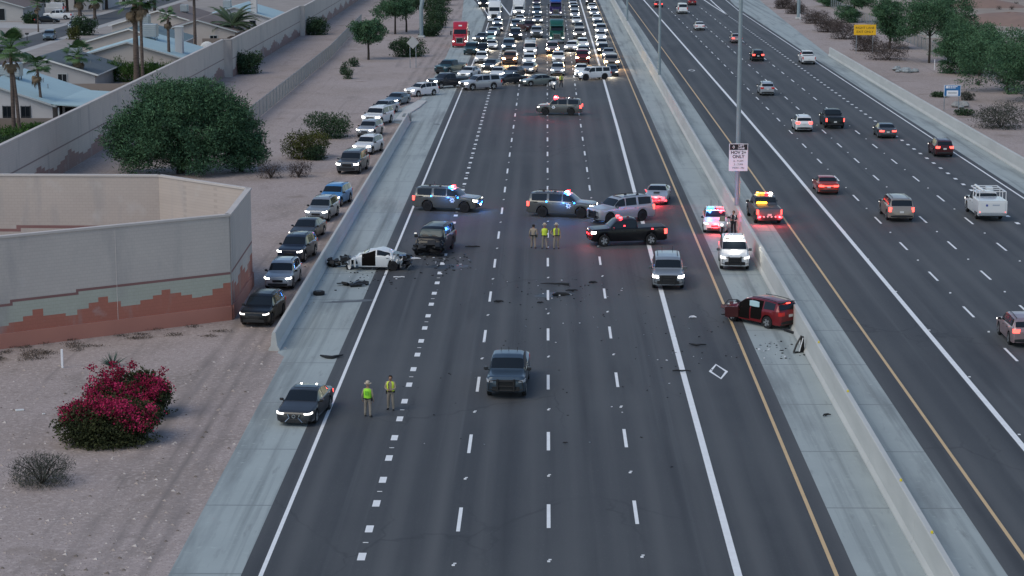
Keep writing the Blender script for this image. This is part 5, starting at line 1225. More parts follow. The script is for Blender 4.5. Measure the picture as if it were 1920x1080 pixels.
house('far house with pale blue roof and tall white chimney', -56.0, 384, 402, 6.5, 6.5, .30, 4.5, M_RBLUE, M_STUW, [(3.2, 1.5, 1.0, 1.0)], (3.4, 1.2), [(-2, 5, 1.1)], M_TRIM)
house('brown-roofed house cut off by the picture edge below the palms', -68, 205, 221, 9, 10.0, .26, 5.0, M_RBROWN, M_STUB, [], None, [], M_TRIM)
house('small tan-roofed house between the palms and the street', -73.5, 268, 282, 6, 6, .3, 4.2, M_RBROWN, M_STUG, [(2, 1.5, 1, 1)], None, [(1.6, 5, 1.1)], M_TRIM)
house('mauve-roofed garage house across the street', -112, 414, 432, 9, 10.5, .28, 5.8, M_RBROWN, M_STUG, [(4.5, 1.3, 5.0, 2.3)], None, [], M_TRIM)
house('pale house behind the white pickup across the street', -103, 452, 470, 8, 9, .28, 5.4, M_RTEAL, M_STUW, [(4, 1.5, 1.6, 1.3)], None, [], M_TRIM)
def yard_wall(label, pts, h_=1.85):
    root = thing('yard_wall', label, 'wall')
    for a, b in zip(pts[:-1], pts[1:]): wall_run('wall_panel', root, a, b, h_, .2, M_FENCE, False)
yard_wall('brown block garden wall behind the white house with blue roof', [(-58.5, 262), (-45.2, 262.5)])
yard_wall('brown block garden wall beyond the beige gabled house', [(-56, 318.5), (-45.0, 319)])
yard_wall('brown garden wall beside the date palm', [(-55, 341), (-45.0, 341.5)])
yard_wall('low garden wall behind the fan palms below the white house', [(-70, 224.5), (-46, 224.8)], 1.6)
pg = thing('pergola', 'dark timber pergola behind the noise wall near the date palm', 'pergola', (-47.8, 334, 0))
for x in (-1.6, 1.6):
    for y in (-1.8, 1.8): build('post', MB().box((x, y, 1.25), (.18, .18, 2.5)), mat('dark_timber', (0.06, 0.04, 0.03), .8), pg)
for i in range(8): build('slat', MB().box((0, -2 + i * .57, 2.56), (3.8, .10, .14)), MATS['dark_timber'], pg)
sd_ = thing('satellite_dish', 'white satellite dish in the yard behind the noise wall', 'dish', (-50.0, 314.5, 0))
build('dish', MB().lathe([(.05, 0), (.5, .08), (.9, .25), (1.1, .42)], 18, 'Y', (0, 0, 2.2)), M_TRIMW, sd_, rot=(.2, 0, 0)); build('mast', MB().tube([(0, .1, 0), (0, .1, 2.2)], .06, 6), M_GALV, sd_)
sh_ = thing('garden_shed', 'small white shed roof in the yard beside the satellite dish', 'shed', (-47.6, 314, 0))
build('wall', MB().box((0, 0, 1), (2.2, 2.2, 2.0)), M_STUW, sh_); build('roof', MB().box((0, 0, 2.08), (2.6, 2.6, .14), tilt=Matrix.Rotation(.08, 3, 'X')), M_TRIMW, sh_)
aw_ = thing('white_awning', 'white awning under the windows of the white house', 'awning', (-57.8, 227.5, 0))
build('canopy', MB().sweep([(-2.0, 1.05), (1.8, 1.05), (1.8, 1.13), (-2.0, 1.13)], -.6, .9), M_TRIMW, aw_)
for x in (-1.8, 1.6):
    for y in (-.5, .8): build('post', MB().box((x, y, .52), (.08, .08, 1.05)), M_GALV, aw_)
# street, pavements, drives
sheet('street', [(-84.2, 300), (-90.4, 300), (-90.4, 900), (-84.2, 900)], 0.012, M_STREET)
sheet('street', [(-84.2, 312), (-84.2, 303), (-76, 300), (-76, 309)], 0.010, M_STREET)
sheet('sidewalk', [(-90.6, 300), (-92.2, 300), (-92.2, 900), (-90.6, 900)], 0.010, M_PAVE)
sheet('sidewalk', [(-82.4, 330), (-84.0, 330), (-84.0, 900), (-82.4, 900)], 0.010, M_PAVE)
sheet('driveway', [(-92.3, 392), (-108, 396), (-108, 412), (-92.3, 408)], 0.008, M_PAVE)
sheet('driveway', [(-92.3, 418), (-106, 422), (-106, 436), (-92.3, 432)], 0.008, M_PAVE)
H_ = 'cars parked on the residential street'
def pk(key, col, cx, by, head, label): car(key, col, cx, by, head, label, hl='off', group=H_)
pk('crossover', 'steel', 93, 76, -84, 'light blue hatchback parked on the residential street')
pk('sedan', 'black', 88, 45, 10, 'black sedan parked on the drive across the street')
pk('pickup', 'white', 110, 37, 176, 'white pickup parked on the drive across the street')
pk('van', 'white', 96, 26, 180, 'white van parked behind the white pickup across the street')
pk('crossover', 'silver', 139, 57, -84, 'silver car parked behind the round street shrub')
mbx = thing('mailbox', 'black mailbox on a post beside the residential street', 'mailbox', tuple(G(51, 76)))
build('post', MB().box((0, 0, .5), (.1, .1, 1.0)), M_BLACK, mbx); build('box', MB().box((0, 0, 1.15), (.6, .35, .32), ch=.06), M_BLACK, mbx)

# ------------------------------------------------------------------ vegetation
def leafmat(name, c, c2, island=.35): return mat(name, c, .8, var=c2, scale=.7, island=island, amt=2.0, spec=.2)
L_MESQ = leafmat('mesquite_leaf', (0.040, 0.092, 0.050), (0.070, 0.140, 0.068), .5); L_DARK = leafmat('dark_shrub_leaf', (0.026, 0.054, 0.028), (0.046, 0.080, 0.036)); L_OLIVE = leafmat('olive_leaf', (0.048, 0.062, 0.022), (0.085, 0.088, 0.022))
L_DRY = leafmat('dry_twig', (0.062, 0.048, 0.044), (0.095, 0.074, 0.066), .35); L_PALO = leafmat('palo_verde_leaf', (0.042, 0.098, 0.052), (0.078, 0.150, 0.074)); L_GREY = leafmat('grey_green_leaf', (0.050, 0.056, 0.046), (0.078, 0.082, 0.066), .3)
L_MAG = leafmat('magenta_bract', (0.22, 0.008, 0.036), (0.44, 0.028, 0.105), .5); L_BOUG = leafmat('bougainvillea_leaf', (0.032, 0.042, 0.018), (0.055, 0.060, 0.022)); L_HEDGE = leafmat('hedge_leaf', (0.035, 0.085, 0.020), (0.062, 0.130, 0.028))
M_BARK = mat('bark', (0.055, 0.042, 0.032), .95, var=(0.03, 0.024, 0.02), scale=3); M_PALMT = mat('palm_trunk', (0.135, 0.10, 0.082), .95, var=(0.075, 0.055, 0.045), scale=2.2, stretch=(1, 1, 3), amt=1.6, bump=.4, bscale=4)
def leaves(name, blobs, n, size, m, parent, seed, aspect=.42, shell=.5, up=.0, wisp=0.0):
    r_ = np.random.default_rng(seed); wts = np.array([b[3] * b[4] * b[5] for b in blobs]) ** .67; idx = r_.choice(len(blobs), n, p=wts / wts.sum())
    d = r_.normal(size=(n, 3)); d /= np.linalg.norm(d, axis=1)[:, None]
    B = np.array(blobs)[idx]
    lump = 1 + .16 * np.sin(d[:, 0] * 7 + idx * 1.7) * np.sin(d[:, 1] * 8 + idx) + .13 * np.sin(d[:, 2] * 9 + idx * 2.3 + d[:, 0] * 6) + .07 * np.sin(d[:, 0] * 19 + d[:, 2] * 17 + idx)
    rad = (shell + (1 - shell) * r_.random(n) ** .6) * lump * (1 + wisp * r_.random(n) ** 4)
    c = B[:, :3] + d * B[:, 3:6] * rad[:, None]; c[:, 2] = np.maximum(c[:, 2], .03 + .06 * r_.random(n))
    ax = d * .7 + r_.normal(size=(n, 3)) * .75; ax[:, 2] += up; ax /= np.linalg.norm(ax, axis=1)[:, None]
    b2 = np.cross(ax, r_.normal(size=(n, 3))); b2 /= np.linalg.norm(b2, axis=1)[:, None] + 1e-9
    L_ = size * r_.uniform(.55, 1.3, n)[:, None]; W_ = L_ * aspect
    v = np.stack([c - ax * L_ * .5, c + b2 * W_ * .5, c + ax * L_ * .5, c - b2 * W_ * .5], 1).reshape(-1, 3)
    me = bpy.data.meshes.new(name); me.vertices.add(4 * n); me.vertices.foreach_set('co', v.ravel()); me.loops.add(4 * n); me.loops.foreach_set('vertex_index', np.arange(4 * n, dtype=np.int32))
    me.polygons.add(n); me.polygons.foreach_set('loop_start', np.arange(0, 4 * n, 4, dtype=np.int32)); me.materials.append(m); me.update(calc_edges=True)
    return obj(name, me, parent)
def clumps(blobs, n, r0, r1, seed):
    """many small leaf clumps spread over the lobes, leaving gaps between them"""
    r_ = random.Random(seed); out = []; w_ = [b[3] * b[4] * b[5] for b in blobs]
    while len(out) < n:
        b = r_.choices(blobs, w_)[0]; d = Vector((r_.gauss(0, 1), r_.gauss(0, 1), r_.gauss(.15, 1))).normalized(); f = r_.uniform(.72, 1.02)
        p_ = (b[0] + d.x * b[3] * f, b[1] + d.y * b[4] * f, max(b[2] + d.z * b[5] * f, .3)); s_ = r_.uniform(r0, r1)
        out.append((*p_, s_ * r_.uniform(.9, 1.4), s_ * r_.uniform(.9, 1.4), s_ * r_.uniform(.55, .85)))
    return out
def limbs(name, parent, base_r, h_, tips, seed, m=M_BARK, fork=.45):
    r_ = random.Random(seed); mb = MB(); top = Vector((r_.uniform(-.1, .1), r_.uniform(-.1, .1), h_ * fork))
    mb.tube([(0, 0, -.05), (0.02, 0, h_ * fork * .5), tuple(top)], [base_r * 1.25, base_r, base_r * .85], 8)
    for t in tips:
        t = Vector(t); mid = top.lerp(t, .5) + Vector((r_.uniform(-.2, .2), r_.uniform(-.2, .2), .25)); mb.tube([top, mid, t], [base_r * .6, base_r * .35, base_r * .12], 6)
    return build(name, mb, m, parent, 60)
def tree(label, loc, blobs, n, size, lm, tr, h_, seed, name='desert_tree', cat='tree', group=None, fork=.4, **k):
    root = thing(name, label, cat, (loc[0], loc[1], 0), 0, group)
    limbs('trunk', root, tr, h_, [(b[0] * .8, b[1] * .8, b[2]) for b in blobs[:7]], seed, fork=fork)
    leaves('crown', blobs, n, size, lm, root, seed, **k)
    return root
def rb(seed, n, rx, ry, z0, z1, r0, r1):
    """random lobes filling a crown"""
    r_ = random.Random(seed); out = []
    for i in range(n):
        a = 2 * math.pi * (i + r_.random() * .6) / n; f = math.sqrt(r_.random()) * .8; s_ = r_.uniform(r0, r1)
        out.append((rx * f * math.cos(a), ry * f * math.sin(a), r_.uniform(z0, z1), s_ * 1.1, s_ * 1.1, s_ * .85))
    return out
def shrub(label, px, py, w_, h_, n, size, lm, seed, name='shrub', group=None, loc=None, flat=1.0, stems=True, cat='shrub', **k):
    g_ = loc or G(px, py); root = thing(name, label, cat, (g_.x, g_.y, 0), 0, group); r_ = random.Random(seed)
    bl = [(0, 0, h_ * .40, w_ * .42, w_ * .40, h_ * .55), (0, 0, h_ * .12, w_ * .46, w_ * .42, h_ * .22)]
    for i in range(7):
        a = i * .9 + r_.random(); s_ = r_.uniform(.2, .34); bl.append((math.cos(a) * w_ * .28, math.sin(a) * w_ * .26, h_ * r_.uniform(.3, .72), w_ * s_, w_ * s_, h_ * r_.uniform(.25, .36)))
    if stems:
        mb = MB()
        for i in range(9):
            a = i * .7; t = Vector((math.cos(a) * w_ * .36, math.sin(a) * w_ * .36, h_ * r_.uniform(.5, .9))); mb.tube([(0, 0, 0), t * .5 + Vector((0, 0, h_ * .15)), t], [.04, .025, .01], 5)
        build('stems', mb, M_BARK, root)
    leaves('foliage', bl, n, size, lm, root, seed, **k)
    return root
# big mesquite and its neighbour beside the noise wall bay
bl = [(x_ * .93, y_, z_, a_ * .93, b_, c_) for x_, y_, z_, a_, b_, c_ in [(0, 0, 4.3, 4.6, 4.2, 3.6), (-3.2, -.4, 3.4, 3.6, 3.2, 2.9), (3.0, .3, 4.4, 3.6, 3.4, 3.0), (-1.4, .2, 6.6, 3.0, 2.8, 2.1), (1.9, .6, 6.7, 2.9, 2.6, 1.9), (-4.6, -.3, 4.7, 2.2, 2.0, 1.7), (4.7, 0, 5.6, 1.9, 1.9, 1.6), (0, -1.6, 2.2, 4.6, 2.6, 2.2), (4.0, -.4, 2.4, 2.4, 2.2, 2.0), (-.2, 0, 7.7, 1.7, 1.7, 1.1), (3.4, 0, 7.2, 1.5, 1.5, 1.1), (-3.4, 0, 6.2, 1.6, 1.6, 1.3)]]
g_ = G(339, 325); big = tree('huge dense mesquite tree spilling over the corner of the noise wall', g_, bl[:7], 26000, .34, L_MESQ, .35, 5, 31, aspect=.26, shell=.45, wisp=.15, up=.25)
leaves('foliage', clumps(bl, 190, .62, 1.15, 5), 62000, .30, L_MESQ, big, 35, aspect=.28, shell=.35, wisp=.5, up=.3)
g_ = G(452, 322); small = tree('smaller dark mesquite leaning beside the huge one', g_, [(0, 0, 2.9, 2.0, 1.9, 2.6), (-1.2, 0, 3.4, 1.6, 1.5, 1.9), (.9, 0, 2.0, 1.6, 1.4, 1.8), (0, 0, 5.0, 1.1, 1.1, 1.2)], 9000, .31, L_MESQ, .2, 3.5, 32, aspect=.26, shell=.45, wisp=.3, up=.25)
leaves('foliage', clumps([(0, 0, 2.9, 2.0, 1.9, 2.6), (-1.2, 0, 3.4, 1.6, 1.5, 1.9), (.9, 0, 2.0, 1.6, 1.4, 1.8)], 50, .45, .8, 6), 13000, .28, L_MESQ, small, 36, aspect=.28, shell=.35, wisp=.5, up=.3)
def gtree(px, py, w_, h_, seed, label, n=6500, lm=L_PALO, size=.38, low=.35, group=None, tr=.16):
    lob = [(0, 0, h_ * .66, w_ * .30, w_ * .30, h_ * .26)] + rb(seed, 9, w_ * .42, w_ * .36, h_ * (low + .12), h_ * .86, w_ * .13, w_ * .21)
    g_ = G(px, py); return tree(label, g_, lob[:7] + clumps(lob, 46, w_ * .055, w_ * .10, seed), n, size, lm, tr, h_, seed, shell=.45, aspect=.3, group=group, wisp=.25)
gtree(691, 112, 7.2, 6.3, 41, 'lone round-crowned tree with forked trunk beyond the chain link fence', 9000)
gtree(741, 64, 9.0, 8.0, 42, 'tall loose tree behind the lone round-crowned one', 8500)
gtree(762, 60, 8.0, 7.6, 43, 'dark tree behind the curved sign gantry leg', 8000, L_DARK)
shrub('broad dark shrub under the blank diamond sign', 764, 106, 5.4, 2.9, 5200, .30, L_DARK, 44)
for i, (px, py, w_, h_) in enumerate(((806, 68, 4.0, 2.6), (816, 52, 4.4, 3.0), (822, 38, 4.6, 3.2), (812, 22, 5.0, 3.4), (826, 10, 5.2, 3.4), (838, 0, 5.5, 3.2))):
    shrub(('first', 'second', 'third', 'fourth', 'fifth', 'sixth')[i] + ' dark shrub counted upwards from the gantry leg along the verge', px, py, w_, h_, 3000, .34, L_DARK, 50 + i, group='dark shrubs along the verge')
shrub('dense green shrub against the jog of the noise wall', 463, 138, 4.2, 3.4, 3800, .34, L_DARK, 61); shrub('second green shrub farther along the noise wall', 594, 65, 4.6, 3.2, 3200, .36, L_DARK, 62)
shrub('dark green rounded shrub beside the charcoal SUV file', 617, 258, 4.8, 2.7, 6500, .20, L_DARK, 63); shrub('olive yellow shrub below the dark green one', 575, 297, 4.4, 2.9, 6500, .20, L_OLIVE, 64)
shrub('small second green mound at the foot of the olive shrub', 592, 300, 2.2, 1.5, 2200, .18, L_DARK, 74)
shrub('bare brown twiggy bush at the foot of the mesquite', 508, 334, 2.6, 1.6, 900, .30, L_DRY, 65, aspect=.12); shrub('bare brown twiggy bush beside the olive shrub', 560, 332, 2.4, 1.6, 900, .30, L_DRY, 66, aspect=.12)
shrub('small dark sapling on the open dirt', 645, 140, 1.3, 1.9, 700, .22, L_DARK, 67); shrub('second small sapling just below the first', 652, 148, 1.6, 1.6, 700, .22, L_DARK, 68); shrub('small bush under the lone round-crowned tree', 663, 125, 1.8, 1.5, 600, .24, L_DARK, 69)
shrub('wispy grey-green bush in the near dirt', 79, 908, 3.0, 1.45, 5200, .17, L_GREY, 70, aspect=.12, up=.7, wisp=.35)
def bougainvillea(label, px, py, w_, h_, seed):
    g_ = G(px, py); root = thing('bougainvillea', label, 'bush', (g_.x, g_.y, 0)); r_ = random.Random(seed)
    bl = [(0, 0, h_ * .42, w_ * .44, w_ * .36, h_ * .46), (0, 0, h_ * .12, w_ * .47, w_ * .38, h_ * .25)] + [(math.cos(i) * w_ * .3, math.sin(i * 1.3) * w_ * .22, h_ * r_.uniform(.3, .66), w_ * .22, w_ * .2, h_ * .3) for i in range(8)]
    limbs('stems', root, .06, h_, [(b[0], b[1], b[2]) for b in bl[:6]], seed, fork=.2)
    leaves('foliage', bl, 20000, .14, L_BOUG, root, seed, aspect=.6, shell=.6)
    cl = [(r_.uniform(-.5, .5) * w_, r_.uniform(-.2, .2) * w_, h_ * r_.uniform(.5, 1.12), .22, .22, .2) for i in range(16)] + [(math.cos(i * 1.1) * w_ * .33, -abs(math.sin(i * 1.7)) * w_ * .16, h_ * r_.uniform(.48, .88), w_ * r_.uniform(.10, .19), w_ * .15, h_ * .16) for i in range(11)]
    leaves('blossoms', cl, 7000, .10, L_MAG, root, seed + 1, aspect=.8, shell=.35, wisp=.8)
bougainvillea('magenta bougainvillea bush, the nearer of the two', 203, 830, 4.7, 2.35, 81); bougainvillea('magenta bougainvillea bush rising behind the nearer one', 243, 782, 4.0, 2.5, 83)
ag = thing('yucca', 'small blue-green yucca behind the bougainvillea', 'plant', tuple(G(211, 688)))
blade = MB().add([(-.03, 0, 0), (.03, 0, 0), (.022, .02, .4), (0, .0, .8), (-.022, .02, .4)], [(0, 1, 2, 4), (4, 2, 3)]).mesh('blade', mat('yucca_blade', (0.055, 0.10, 0.075), .7))
for i in range(46): obj('blade', blade, ag, (0, 0, .05), (random.uniform(-1.1, 1.1), random.uniform(-1.1, 1.1), random.uniform(0, 6.3)), random.uniform(.8, 1.3))
# right-hand verge and desert
Rg = 'trees along the desert fence'
for i, (px, py, w_, h_, lab) in enumerate(((1602, 42, 7.5, 7, 'green tree behind the yellow sign at the desert fence'), (1668, 92, 6.6, 8.0, 'slim tree with bare trunk just beyond the yellow sign'), (1742, 118, 10.5, 9.2, 'broad tall tree in the middle of the desert fence row'), (1790, 96, 9.0, 9.6, 'tree rising behind the broad tall one at the desert fence'), (1836, 142, 10.0, 7.6, 'bright green tree beside the slim white marker post'), (1888, 172, 12.0, 8.4, 'large tree at the edge of the picture above the blue sign'), (1935, 190, 11.0, 7.6, 'tree cut off by the picture edge beyond the blue sign'), (1560, 12, 7, 6, 'far tree at the start of the desert fence row'), (1800, 138, 7.0, 4.6, 'low bushy tree between the broad and bright green trees'))):
    gtree(px, py, w_ * 1.18, h_ * 1.06, 90 + i, lab, 19000, L_PALO, .34, low=.02, group=Rg)
Bg = 'dry bushes on the desert verge'
for i, (px, py, w_, h_, lab) in enumerate(((1470, 16, 4.6, 2.4, 'brown dry bush farthest up the desert verge'), (1492, 26, 4.6, 2.6, 'brown dry bush at the foot of the gantry leg'), (1528, 44, 5.0, 2.6, 'brown dry bush just below the gantry leg'), (1552, 60, 5.0, 2.8, 'brown dry bush halfway between gantry leg and yellow sign'), (1582, 73, 5.6, 3.0, 'brown dry bush just before the yellow sign'), (1622, 96, 4.2, 2.8, 'brown dry bush between the posts of the yellow sign'), (1664, 112, 7.0, 3.2, 'largest brown dry bush below the yellow sign'))):
    shrub(lab, px, py, w_, h_, 6000, .30, L_DRY, 110 + i, group=Bg, aspect=.16, wisp=.25)
shrub('wide dark olive bush on the verge beyond the blue sign', 1876, 240, 6.6, 3.0, 6000, .24, L_GREY, 120, aspect=.25); shrub('small dark bush beside the blue sign', 1813, 188, 1.9, 1.1, 1000, .2, L_GREY, 121)
shrub('low green weeds in the ditch behind the blue sign', 1762, 182, 2.4, .8, 900, .22, L_DARK, 122); shrub('low weeds in the ditch below the blue sign', 1808, 216, 2.6, .9, 900, .22, L_DARK, 123)
for i, (px, py) in enumerate(((1790, 113), (1780, 131), (1835, 160), (1873, 18), (1897, 18), (1905, 10))):
    shrub(('tiny scrub plant beside the white marker post', 'tiny scrub plant below the white marker post', 'tiny spiky scrub plant on the pink dirt', 'small dark scrub ball in the desert', 'second small dark scrub ball in the desert', 'third small dark scrub ball in the desert')[i], px, py, 1.3, .9, 260, .22, L_DRY, 130 + i, aspect=.15, stems=True)
rk = random.Random(4)
def rocks(label, px, py, n, spread, tint):
    for i in range(n):
        g_ = G(px, py); mb = MB().lathe([(.12, 0), (.34, .05), (.40, .18), (.28, .34), (.08, .40)], 8, 'Z'); mb.v = [(x * rk.uniform(.8, 1.25), y * rk.uniform(.8, 1.25), z * rk.uniform(.8, 1.2)) for x, y, z in mb.v]
        o = build('rock', mb, tint, None, loc=(g_.x + rk.uniform(-spread, spread), g_.y + rk.uniform(-spread, spread) * 2, 0), rot=(0, 0, rk.uniform(0, 6)), scale=rk.uniform(.7, 1.6)); tag(o, label, 'rock', label)
rocks('pale rock heaped in the wash below the dry bushes', 1697, 134, 12, 1.3, mat('pale_rock', (0.36, 0.40, 0.41), .85, var=(0.2, 0.21, 0.21), scale=2))
rocks('grey rock in the ditch behind the blue sign', 1800, 200, 7, 1.2, mat('grey_rock', (0.28, 0.28, 0.27), .85))
M_MOUND = mat('red_earth', (0.26, 0.17, 0.135), .95, var=(0.20, 0.135, 0.11), scale=.3)
def mound(px, py, rx, ry, h_, seed):
    g_ = G(px, py); r_ = random.Random(seed); mb = MB(); n = 24; rows = 6; vs = []
    for k in range(rows):
        f = k / (rows - 1)
        for i in range(n):
            a = 2 * math.pi * i / n; w_ = 1 + .18 * math.sin(3 * a + seed) + .1 * r_.random(); vs.append((rx * (1 - f) * w_ * math.cos(a), ry * (1 - f) * w_ * math.sin(a), h_ * math.sin(f * math.pi / 2) * (1 + .15 * r_.random() * f) - .05 * (k == 0)))
    mb.add(vs, [(k * n + i, k * n + (i + 1) % n, k * n + n + (i + 1) % n, k * n + n + i) for k in range(rows - 1) for i in range(n)])
    o = build('hill', mb, M_MOUND, None, 60, loc=(g_.x, g_.y, 0)); o['kind'] = 'structure'
mound(1838, 12, 9, 8, 1.6, 3); mound(1895, 42, 11, 14, 1.8, 5)
cv = thing('culvert', 'long pale concrete culvert edge beyond the desert trees', 'culvert', tuple(G(1895, 66)))
for i in range(4): build('slab', MB().box((-12 + i * 8, 0, .35), (7.9, .5, .7), ch=.04), M_BARR, cv)
for i in range(4): build('slab', MB().box((-12 + i * 8, -7, .2), (7.9, .8, .4), ch=.04), M_BARR, cv)

# loose stones, weeds and litter on the near verge
mb = MB(); rr = random.Random(15)
for i in range(4200):
    y_ = 76 + 70 * rr.random() ** 1.7; x_ = rr.uniform(-42, -14.6)
    if y_ > 115 and x_ < -18.4: continue
    s_ = .025 + .11 * rr.random() ** 4; z_ = s_ * .7
    mb.add([(x_ - s_, y_, 0), (x_ + s_ * .8, y_ - s_ * .7, 0), (x_ + s_ * .5, y_ + s_ * .8, 0), (x_ + rr.uniform(-.3, .3) * s_, y_, z_)], [(0, 1, 3), (1, 2, 3), (2, 0, 3)], rr.choice([0, 0, 1, 2]))
tag(build('gravel', mb, [mat('stone_tan', (0.36, 0.30, 0.27), .9), mat('stone_dark', (0.14, 0.115, 0.10), .9), mat('stone_pale', (0.48, 0.43, 0.40), .9)]), 'loose stones scattered over the near dirt verge', 'gravel', kind='stuff')
wb_ = [(rr.uniform(-40, -19), 0, .02, rr.uniform(.3, .9), rr.uniform(.3, .7), rr.uniform(.06, .16)) for i in range(46)]
wb_ = [(x_, 127.0 - (-19.1 - x_) * .71 - rr.uniform(.6, 5.5), z_, a_, b_, c_) for x_, _, z_, a_, b_, c_ in wb_]
wd = leaves('weeds', wb_, 5200, .14, leafmat('dead_weed', (0.115, 0.085, 0.068), (0.075, 0.062, 0.048)), None, 44, aspect=.2, shell=.1, up=.6); tag(wd, 'dry weeds along the foot of the near noise wall', 'weeds', kind='stuff')
for px, py, lab in ((37, 770, 'flat white litter scrap on the near dirt'), (82, 777, 'tiny round white litter scrap on the near dirt')):
    tag(build('litter_scrap', MB().box((0, 0, .03), (.42 if px < 50 else .14, .26 if px < 50 else .12, .06), ch=.012), M_SWH if False else mat('litter', (0.62, 0.62, 0.6), .7), None, loc=tuple(G(px, py)), rot=(0, 0, .4)), lab, 'litter')
# ------------------------------------------------------------------ palms
def fan_frond():
    mb = MB(); mb.tube([(0, 0, 0), (.55, 0, .10), (.95, 0, .06)], [.03, .022, .015], 5)
    for i in range(15):
        a = R(-78 + 156 * i / 14); ln = .85 * (1 - .25 * abs(i - 7) / 7); d0 = Vector((math.cos(a), math.sin(a), 0)); n_ = Vector((-d0.y, d0.x, 0)); o = Vector((.92, 0, .06)); p1 = o + d0 * ln * .6 + Vector((0, 0, .04)); p2 = o + d0 * ln + Vector((0, 0, -.18))
        mb.add([o, p1 + n_ * .055, p2, p1 - n_ * .055], [(0, 1, 2, 3)])
    return mb
def date_frond():
    mb = MB(); pts = [Vector((t * 3.2, 0, 1.5 * t - 2.1 * t * t)) for t in np.linspace(0, 1, 9)]; mb.tube(pts, [.05, .045, .04, .035, .03, .025, .02, .014, .008], 5)
    for k in range(3, 42):
        t = k / 42; i = min(int(t * 8), 7); p_ = pts[i].lerp(pts[i + 1], t * 8 - i); ln = .62 * math.sin(math.pi * min(t * .9 + .12, 1)) + .1
        for sg in (1, -1): mb.add([p_ + Vector((-.02, 0, 0)), p_ + Vector((ln * .45, sg * ln * .5 - .02, -.02)), p_ + Vector((ln * .6, sg * ln * .95, -.16)), p_ + Vector((ln * .32, sg * ln * .5 + .02, -.02))], [(0, 1, 2, 3)])
    return mb
F_GRN = fan_frond().mesh('frond', mat('palm_frond', (0.055, 0.115, 0.035), .65)); F_DRY = fan_frond().mesh('frond', mat('dead_frond', (0.13, 0.095, 0.06), .9)); F_DATE = date_frond().mesh('frond', mat('date_frond', (0.050, 0.080, 0.035), .65))
def palm(label, px, py, h_, r0, seed, scale=1.3, n=26, dry=10, lean=(0, 0), kind='fan', loc=None):
    g_ = loc or G(px, py); root = thing('palm_tree', label, 'palm tree', (g_.x, g_.y, 0), 0, 'palms behind the noise wall'); r_ = random.Random(seed)
    pts = [Vector((lean[0] * (k / 8) ** 2, lean[1] * (k / 8) ** 2, h_ * k / 8)) for k in range(9)]
    build('trunk', MB().tube(pts, [r0 * (1.25 if k == 0 else 1 - .035 * k) * (1 + .06 * math.sin(k * 2.3)) for k in range(9)], 10), M_PALMT, root, 60); top = pts[-1]
    for i in range(n):
        f = i / n; el = R(68 - 105 * f + r_.uniform(-8, 8)); obj('frond', F_GRN if kind == 'fan' else F_DATE, root, top + Vector((0, 0, .1)), (0, -el if kind == 'fan' else -el * .9 + .15, r_.uniform(0, 6.28)), scale * r_.uniform(.85, 1.1))
    for i in range(dry): obj('frond', F_DRY, root, top - Vector((0, 0, .15 + .5 * r_.random())), (0, R(62 + r_.uniform(-10, 18)), r_.uniform(0, 6.28)), scale * r_.uniform(.6, .9))
def pz(px, ybase, ytop):           # palm height from its base and crown rows
    g_ = G(px, ybase); lo, hi = 1.0, 40.0
    for _ in range(40):
        m_ = (lo + hi) / 2
        if P((g_.x, g_.y, m_))[1] > ytop: lo = m_
        else: hi = m_
    return lo
palm('stout fan palm with full green crown in front of the white house', 27, 262, pz(27, 262, 92), .24, 1, 1.45, 30, 6)
palm('slender bare palm trunk leaning beside the stout fan palm', 37, 262, pz(37, 262, 108), .20, 2, .9, 10, 6, (-.6, 0))
palm('smaller curved fan palm before the white house windows', 80, 238, pz(80, 238, 128), .19, 3, 1.15, 24, 8, (-.35, 0))
palm('short shaggy fan palm against the grey gabled house', 148, 168, pz(148, 168, 103), .42, 4, 1.35, 22, 16)
palm('tall thick palm trunk with ragged bark crossing the beige house', 257, 158, pz(257, 158, 4), .42, 5, 1.7, 26, 16)
palm('tall slim palm trunk just beside the thick ragged one', 268, 160, pz(268, 160, 2), .24, 6, 1.5, 22, 12)
palm('slim palm with small tuft in front of the white chimney', 318, 142, pz(318, 142, 32), .24, 7, .95, 18, 12)
palm('very tall thin palm trunk reaching out of the picture', 367, 118, pz(367, 118, -25), .26, 8, 1.4, 20, 10)
palm('broad feathery date palm beside the noise wall', 436, 88, pz(436, 88, 48), .42, 9, 1.55, 34, 0, kind='date')
palm('leafy palm at the edge of the street far behind', 178, 36, pz(178, 36, -4), .35, 10, 1.6, 24, 10); palm('second leafy palm at the far street corner', 150, 30, pz(150, 30, -6), .4, 12, 1.7, 26, 10); palm('pale trunked palm beside the residential street', 72, 60, 5.0, .14, 13, .9, 16, 6)
Hg = 'hedge plants between the houses'
for i, (x, y) in enumerate(((-60, 286), (-58, 285.5), (-56.2, 285), (-54.4, 284.5), (-52.8, 284.2), (-51.2, 284), (-49.6, 283.5), (-48, 283))):
    shrub(('first', 'second', 'third', 'fourth', 'fifth', 'sixth', 'seventh', 'eighth')[i] + ' bright green plant of the hedge below the beige house, counted towards the noise wall', 0, 0, 2.6, 2.9 + .35 * math.sin(i * 2), 1900, .42, L_HEDGE, 150 + i, loc=Vector((x, y, 0)), group=Hg, aspect=.16, up=1.0, wisp=.3, name='hedge_plant', cat='hedge')
for i, (px, py, w_, h_, lab) in enumerate(((8, 270, 4.6, 2.0, 'bright green bush at the foot of the stout fan palm'), (64, 254, 4.4, 1.3, 'bright green bush below the white house windows'), (172, 205, 2.8, 2.2, 'green bush peeping over the noise wall by the patio'), (30, 285, 4.0, 1.9, 'dark bush below the two palm trunks'))):
    shrub(lab, px, py, w_, h_, 2600, .36, L_HEDGE if i != 3 else L_DARK, 170 + i, aspect=.25, up=.5)
